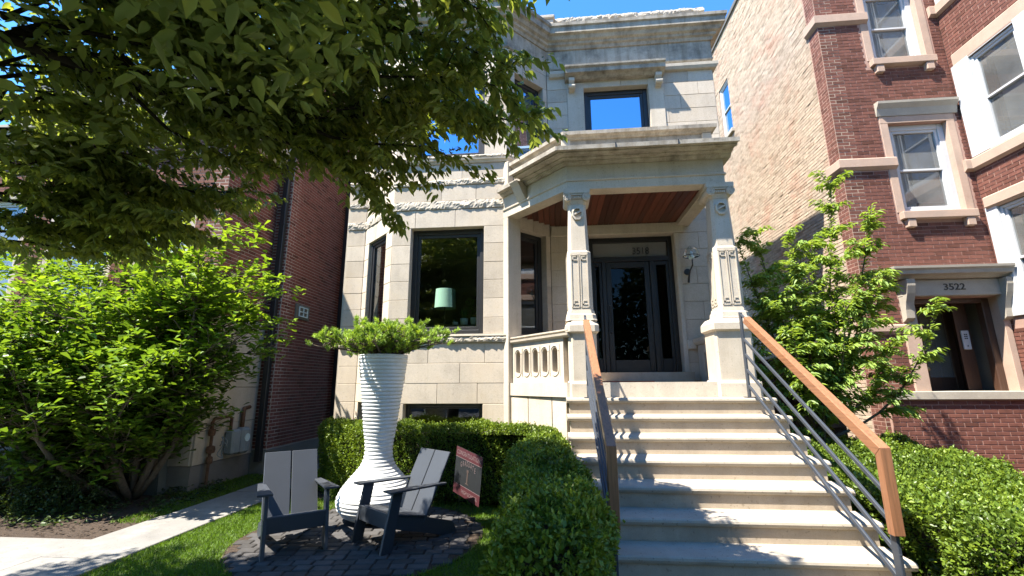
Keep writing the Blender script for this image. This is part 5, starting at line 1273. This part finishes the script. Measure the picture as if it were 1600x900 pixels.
# strappy clump at the end of the hedge
t = thing('daylily_clump', 'clump of strappy green leaves at the end of the sunny hedge', 'plant', (-4.05, 7.6, 0)); n = 46; a = rng.uniform(0, 6.28, n)
leaves('foliage', np.stack([-4.05+.08*np.cos(a), 7.55+.08*np.sin(a), 0*a], 1), np.stack([.55*np.cos(a), .55*np.sin(a), np.ones(n)], 1), np.stack([np.cos(a), np.sin(a), .2+0*a], 1), rng.uniform(.4, .75, n), .025, rng.uniform(.2, .8, n), 'grass', t, 'hex', .45)
# fallen leaves in the mulch
n = 900; X = rng.uniform(-8.5, -5.2, n); Y = rng.uniform(5.05, 8.3, n)
tag(stuff(leaves('leaf_litter', np.stack([X, Y, np.full(n, .006)], 1), np.stack([rng.normal(0, 1, n), rng.normal(0, 1, n), 0*X+.05], 1), rng.normal(0, .25, (n, 3))+(0, 0, 1), rng.uniform(.03, .07, n), .03, rng.uniform(0, 1, n), 'soil', None, 'quad', .0)), 'dry leaf litter and bark chips in the bed', 'mulch')

# ================================================================== street tree whose boughs hang over the yard
tr = thing('street_tree', 'big dark-leaved elm whose boughs hang over the front yard', 'tree', (-3.6, -1.2, 0))
mb = MB(); r9 = random.Random(21)
limb(mb, [(-3.6, -1.2, -.05), (-3.58, -1.2, .5), (-3.5, -1.15, 1.6), (-3.45, -1.1, 2.8), (-3.4, -1.0, 4.2), (-3.2, -.8, 6.0), (-3.0, -.6, 8.0)], .24, .06, 12)
def pts(*q): return [at(x, y, Y*1.26) for x, y, Y in q]
B = []
fork = np.array([-3.45, -1.1, 2.7]); fork2 = np.array([-3.4, -1.0, 3.8])
B.append([fork2, (-3.5, .3, 3.5)]+pts((0, 55, 1.9), (175, 118, 2.2), (310, 158, 2.45), (440, 182, 2.6), (560, 182, 2.65), (635, 150, 2.65), (740, 175, 2.6), (830, 196, 2.55)))
B.append([fork2, (-3.0, .3, 4.0)]+pts((200, -60, 2.0), (344, 2, 2.2), (480, 24, 2.25), (600, 40, 2.25), (700, 62, 2.2), (800, 105, 2.15)))
B.append([fork2, (-2.6, .4, 4.3)]+pts((420, -120, 2.0), (560, -60, 2.0), (680, -20, 2.0), (750, 15, 2.0)))
B.append([fork, (-3.8, .4, 2.9)]+pts((-60, 225, 2.2), (60, 238, 2.5), (180, 285, 2.7), (290, 300, 2.9), (400, 300, 3.0)))
B.append(pts((310, 158, 2.45), (400, 205, 2.6), (480, 235, 2.75), (550, 275, 2.8), (610, 325, 2.8)))
B.append([fork, (-4.2, .5, 2.6)]+pts((-80, 320, 2.3), (40, 345, 2.6), (140, 368, 2.75), (215, 385, 2.8)))
B.append(pts((175, 118, 2.2), (260, 200, 2.5), (330, 240, 2.7), (420, 265, 2.8)))
B.append(pts((440, 182, 2.6), (520, 215, 2.6), (590, 225, 2.55), (680, 230, 2.5)))
B.append(pts((344, 2, 2.2), (420, 80, 2.3), (500, 110, 2.35), (590, 120, 2.3), (700, 120, 2.25), (780, 135, 2.2)))
B.append(pts((0, 55, 1.9), (90, 30, 2.1), (200, 40, 2.4), (300, 70, 2.6)))
B.append(pts((-60, 225, 2.2), (20, 160, 2.3), (110, 190, 2.6), (210, 210, 2.8)))
B.append(pts((-80, 330, 2.3), (-10, 300, 2.4), (70, 310, 2.5), (150, 330, 2.6)))
B.append(pts((20, -60, 1.8), (110, -10, 2.0), (230, 15, 2.2), (340, 50, 2.35)))
B.append(pts((-80, 120, 1.9), (-10, 100, 2.1), (80, 105, 2.3), (170, 150, 2.5)))
B.append(pts((-120, 380, 2.2), (-40, 372, 2.4), (40, 378, 2.5), (110, 390, 2.6)))
B.append(pts((60, 238, 2.5), (140, 300, 2.6), (220, 345, 2.7), (290, 360, 2.75)))
B.append(pts((-60, 225, 2.2), (30, 260, 2.4), (120, 280, 2.5), (200, 320, 2.6), (260, 330, 2.6)))
for k in list(range(len(B))):                       # secondary boughs alongside the main ones
    for rep in range(1 if k in (1, 2, 7, 8) else (4 if k in (0, 9, 10, 12, 13) else (2 if k in (5, 11, 14, 15) else 3))):
        off = np.array([r9.gauss(0, .12), r9.uniform(-.35, .45), r9.uniform(.0, .40)]); src = B[k][2:] if k in (0, 1, 2, 3, 5) else B[k]
        src = src[:-1] if len(src) > 4 else src
        B.append([np.asarray(p, float)+off*min(1, .25+.4*i)+np.array([r9.gauss(0, .04) for _ in range(3)]) for i, p in enumerate(src)])
twigs = []
def sprays(poly, dens, l0, l1, r, start=2):
    poly = [np.asarray(p, float) for p in poly]; n = len(poly); s = 1
    seg = [np.linalg.norm(poly[i+1]-poly[i]) for i in range(n-1)]
    for i in range(start, n-1):
        d = (poly[i+1]-poly[i])/seg[i]; side = np.cross(d, (0, 0, 1.)); side /= np.linalg.norm(side)+1e-6
        k = max(1, int(seg[i]*dens+r.random()))
        for j in range(k):
            s = -s; a = poly[i]+(poly[i+1]-poly[i])*(j+r.random())/k; f = 1-.45*i/(n-1); L = r.uniform(l0, l1)*f
            v = d*r.uniform(.5, 1.)+side*s*r.uniform(.4, 1.)+np.array([0, 0, r.uniform(-.35, .25)]); v /= np.linalg.norm(v)
            e = a+v*L+np.array([0, 0, -.10*L]); tw = curve(a, e, (0, 0, .05*L), 5); limb(mb, tw, .006, .002, 4); twigs.append(tw)
            sd2 = np.cross(v, (0, 0, 1.)); sd2 /= np.linalg.norm(sd2)+1e-6
            for q in range(int(L*11)):
                b0 = tw[r.randint(1, 4)]; v2 = v*r.uniform(.5, 1)+sd2*r.choice((-1, 1))*r.uniform(.5, 1.)+np.array([0, 0, r.uniform(-.35, .1)]); v2 /= np.linalg.norm(v2); twigs.append([b0, b0+v2*r.uniform(.10, .26)])
    twigs.append(poly[-3:])
for k, b in enumerate(B):
    limb(mb, b, .05 if k in (0, 1, 2, 3, 5) else .018, .005, 7)
    sprays(b, 11, .26, .68, r9, 2 if k in (0, 1, 2, 3, 5) else 1)
P, A, Nr, Ls, Tt = twig_leaves(twigs, 56, .042, .096, r9, .75, .012)
P = np.array(P); A = np.array(A); Nr = np.array(Nr)
lx_ = P[:, 0]+(P[:, 2]-.7)*SUN.x/-SUN.z; ly_ = P[:, 1]+(P[:, 2]-.7)*SUN.y/-SUN.z
keep = ~((lx_ > .80+(5.0-ly_)*1.15) & (ly_ > 2.6)); P, A, Nr, Ls, Tt = P[keep], A[keep], Nr[keep], Ls[keep], Tt[keep]  # leaves dropped where their shadow would cross the sunlit steps
# unseen rest of the crown, shaped by where its shade should land
n = 150000; v = rng.normal(0, 1, (n, 3)); v /= np.linalg.norm(v, axis=1)[:, None]; rad = rng.random(n)**.4
Q = np.array([-3.4, .9, 5.2])+v*rad[:, None]*(4.6, 3.6, 2.6)
Q = np.concatenate([Q, np.array([-2.3, 2.0, 5.3])+rng.normal(0, 1, (20000, 3))*(.8, 1.0, .55)])  # extra unseen clump added to shade the hedge beside the steps
cl = rng.uniform(-1, 1, (420, 3))*(4.6, 3.6, 2.6)+(-3.4, .9, 5.2)                # leaf clumps
dmin = np.min(np.linalg.norm(Q[:, None, :]-cl[None, :, :], axis=2), axis=1) if n <= 0 else np.concatenate([np.min(np.linalg.norm(q[:, None, :]-cl[None], axis=2), axis=1) for q in np.array_split(Q, 30)])
Q = Q[(dmin < .62) & (Q[:, 2] > 2.6)]
land = Q[:, :2]+np.outer((Q[:, 2]-.9), [SUN.x/-SUN.z, SUN.y/-SUN.z])
d = Q-CAM; zc = d@_F; sx = 800+FPX*(d@_R)/np.maximum(zc, .01); sy = 450-FPX*(d@_U)/np.maximum(zc, .01)
infr = (zc > .05) & (sx > -20) & (sx < 1620) & (sy > -10) & (sy < 920)
leafy = (zc > 1.6) & (sx < 700-sy*1.3) & (sy < 260)
lim_y = np.where(land[:, 0] > .2, 5.0-(land[:, 0]-.35)/1.1, np.where(land[:, 0] > -.95, 5.9, np.where(land[:, 0] > -1.2, 5.1, np.where(land[:, 0] > -3.4, 4.6, 4.5))))  # how far the crown's shade may reach over each strip of ground
ok = ((lim_y-land[:, 1] > .75*rng.random(len(Q))) | ((land[:, 0] < -4.9) & (land[:, 1] > 5.1) & (land[:, 1] < 6.7) & (rng.random(len(Q)) < .6)) | ((land[:, 0] > -6.5) & (land[:, 0] < -4.3) & (land[:, 1] > 4.) & (land[:, 1] < 5.7) & (rng.random(len(Q)) < .4))) & (land[:, 0] < 2.2) & (~infr | (leafy & (rng.random(len(Q)) < np.where((land[:, 0] > -1.1) & (land[:, 0] < .4) & (land[:, 1] < 5.7), .95, .35))))
Q = Q[ok]; m = len(Q); a = rng.uniform(0, 6.28, m)
P = np.concatenate([P, Q]); A = np.concatenate([A, np.stack([np.cos(a), np.sin(a), rng.uniform(-.9, .2, m)], 1)]); Nr = np.concatenate([Nr, rng.normal(0, .4, (m, 3))+(0, 0, 1)]); Ls = np.concatenate([Ls, rng.uniform(.07, .12, m)]); Tt = np.concatenate([Tt, rng.beta(2, 2, m)])
build('trunk', mb, 'bark_dark', tr, smooth=True)
leaves('crown', P, A, Nr, Ls, Ls*.52, Tt, 'leaf_tree', tr, 'hex', .15)
print('tree leaves', len(P), 'filler', m)

# trees along the far side of the street, mirrored in the window glass
n = 42000; X = rng.uniform(-34, 34, n); cz = rng.random(n); P = np.stack([X, -19+rng.normal(0, 1.8, n), 1.0+15*cz**.8*(.75+.25*np.sin(X*.9)+.1*np.sin(X*2.3))], 1)
L = rng.uniform(.3, .6, n)
tag(stuff(leaves('far_trees', P, rng.normal(0, 1, (n, 3)), rng.normal(0, 1, (n, 3)), L, L*.7, rng.random(n), 'leaf_far', None, 'quad', 0)), 'row of trees across the street, seen as reflections in the glass', 'trees')
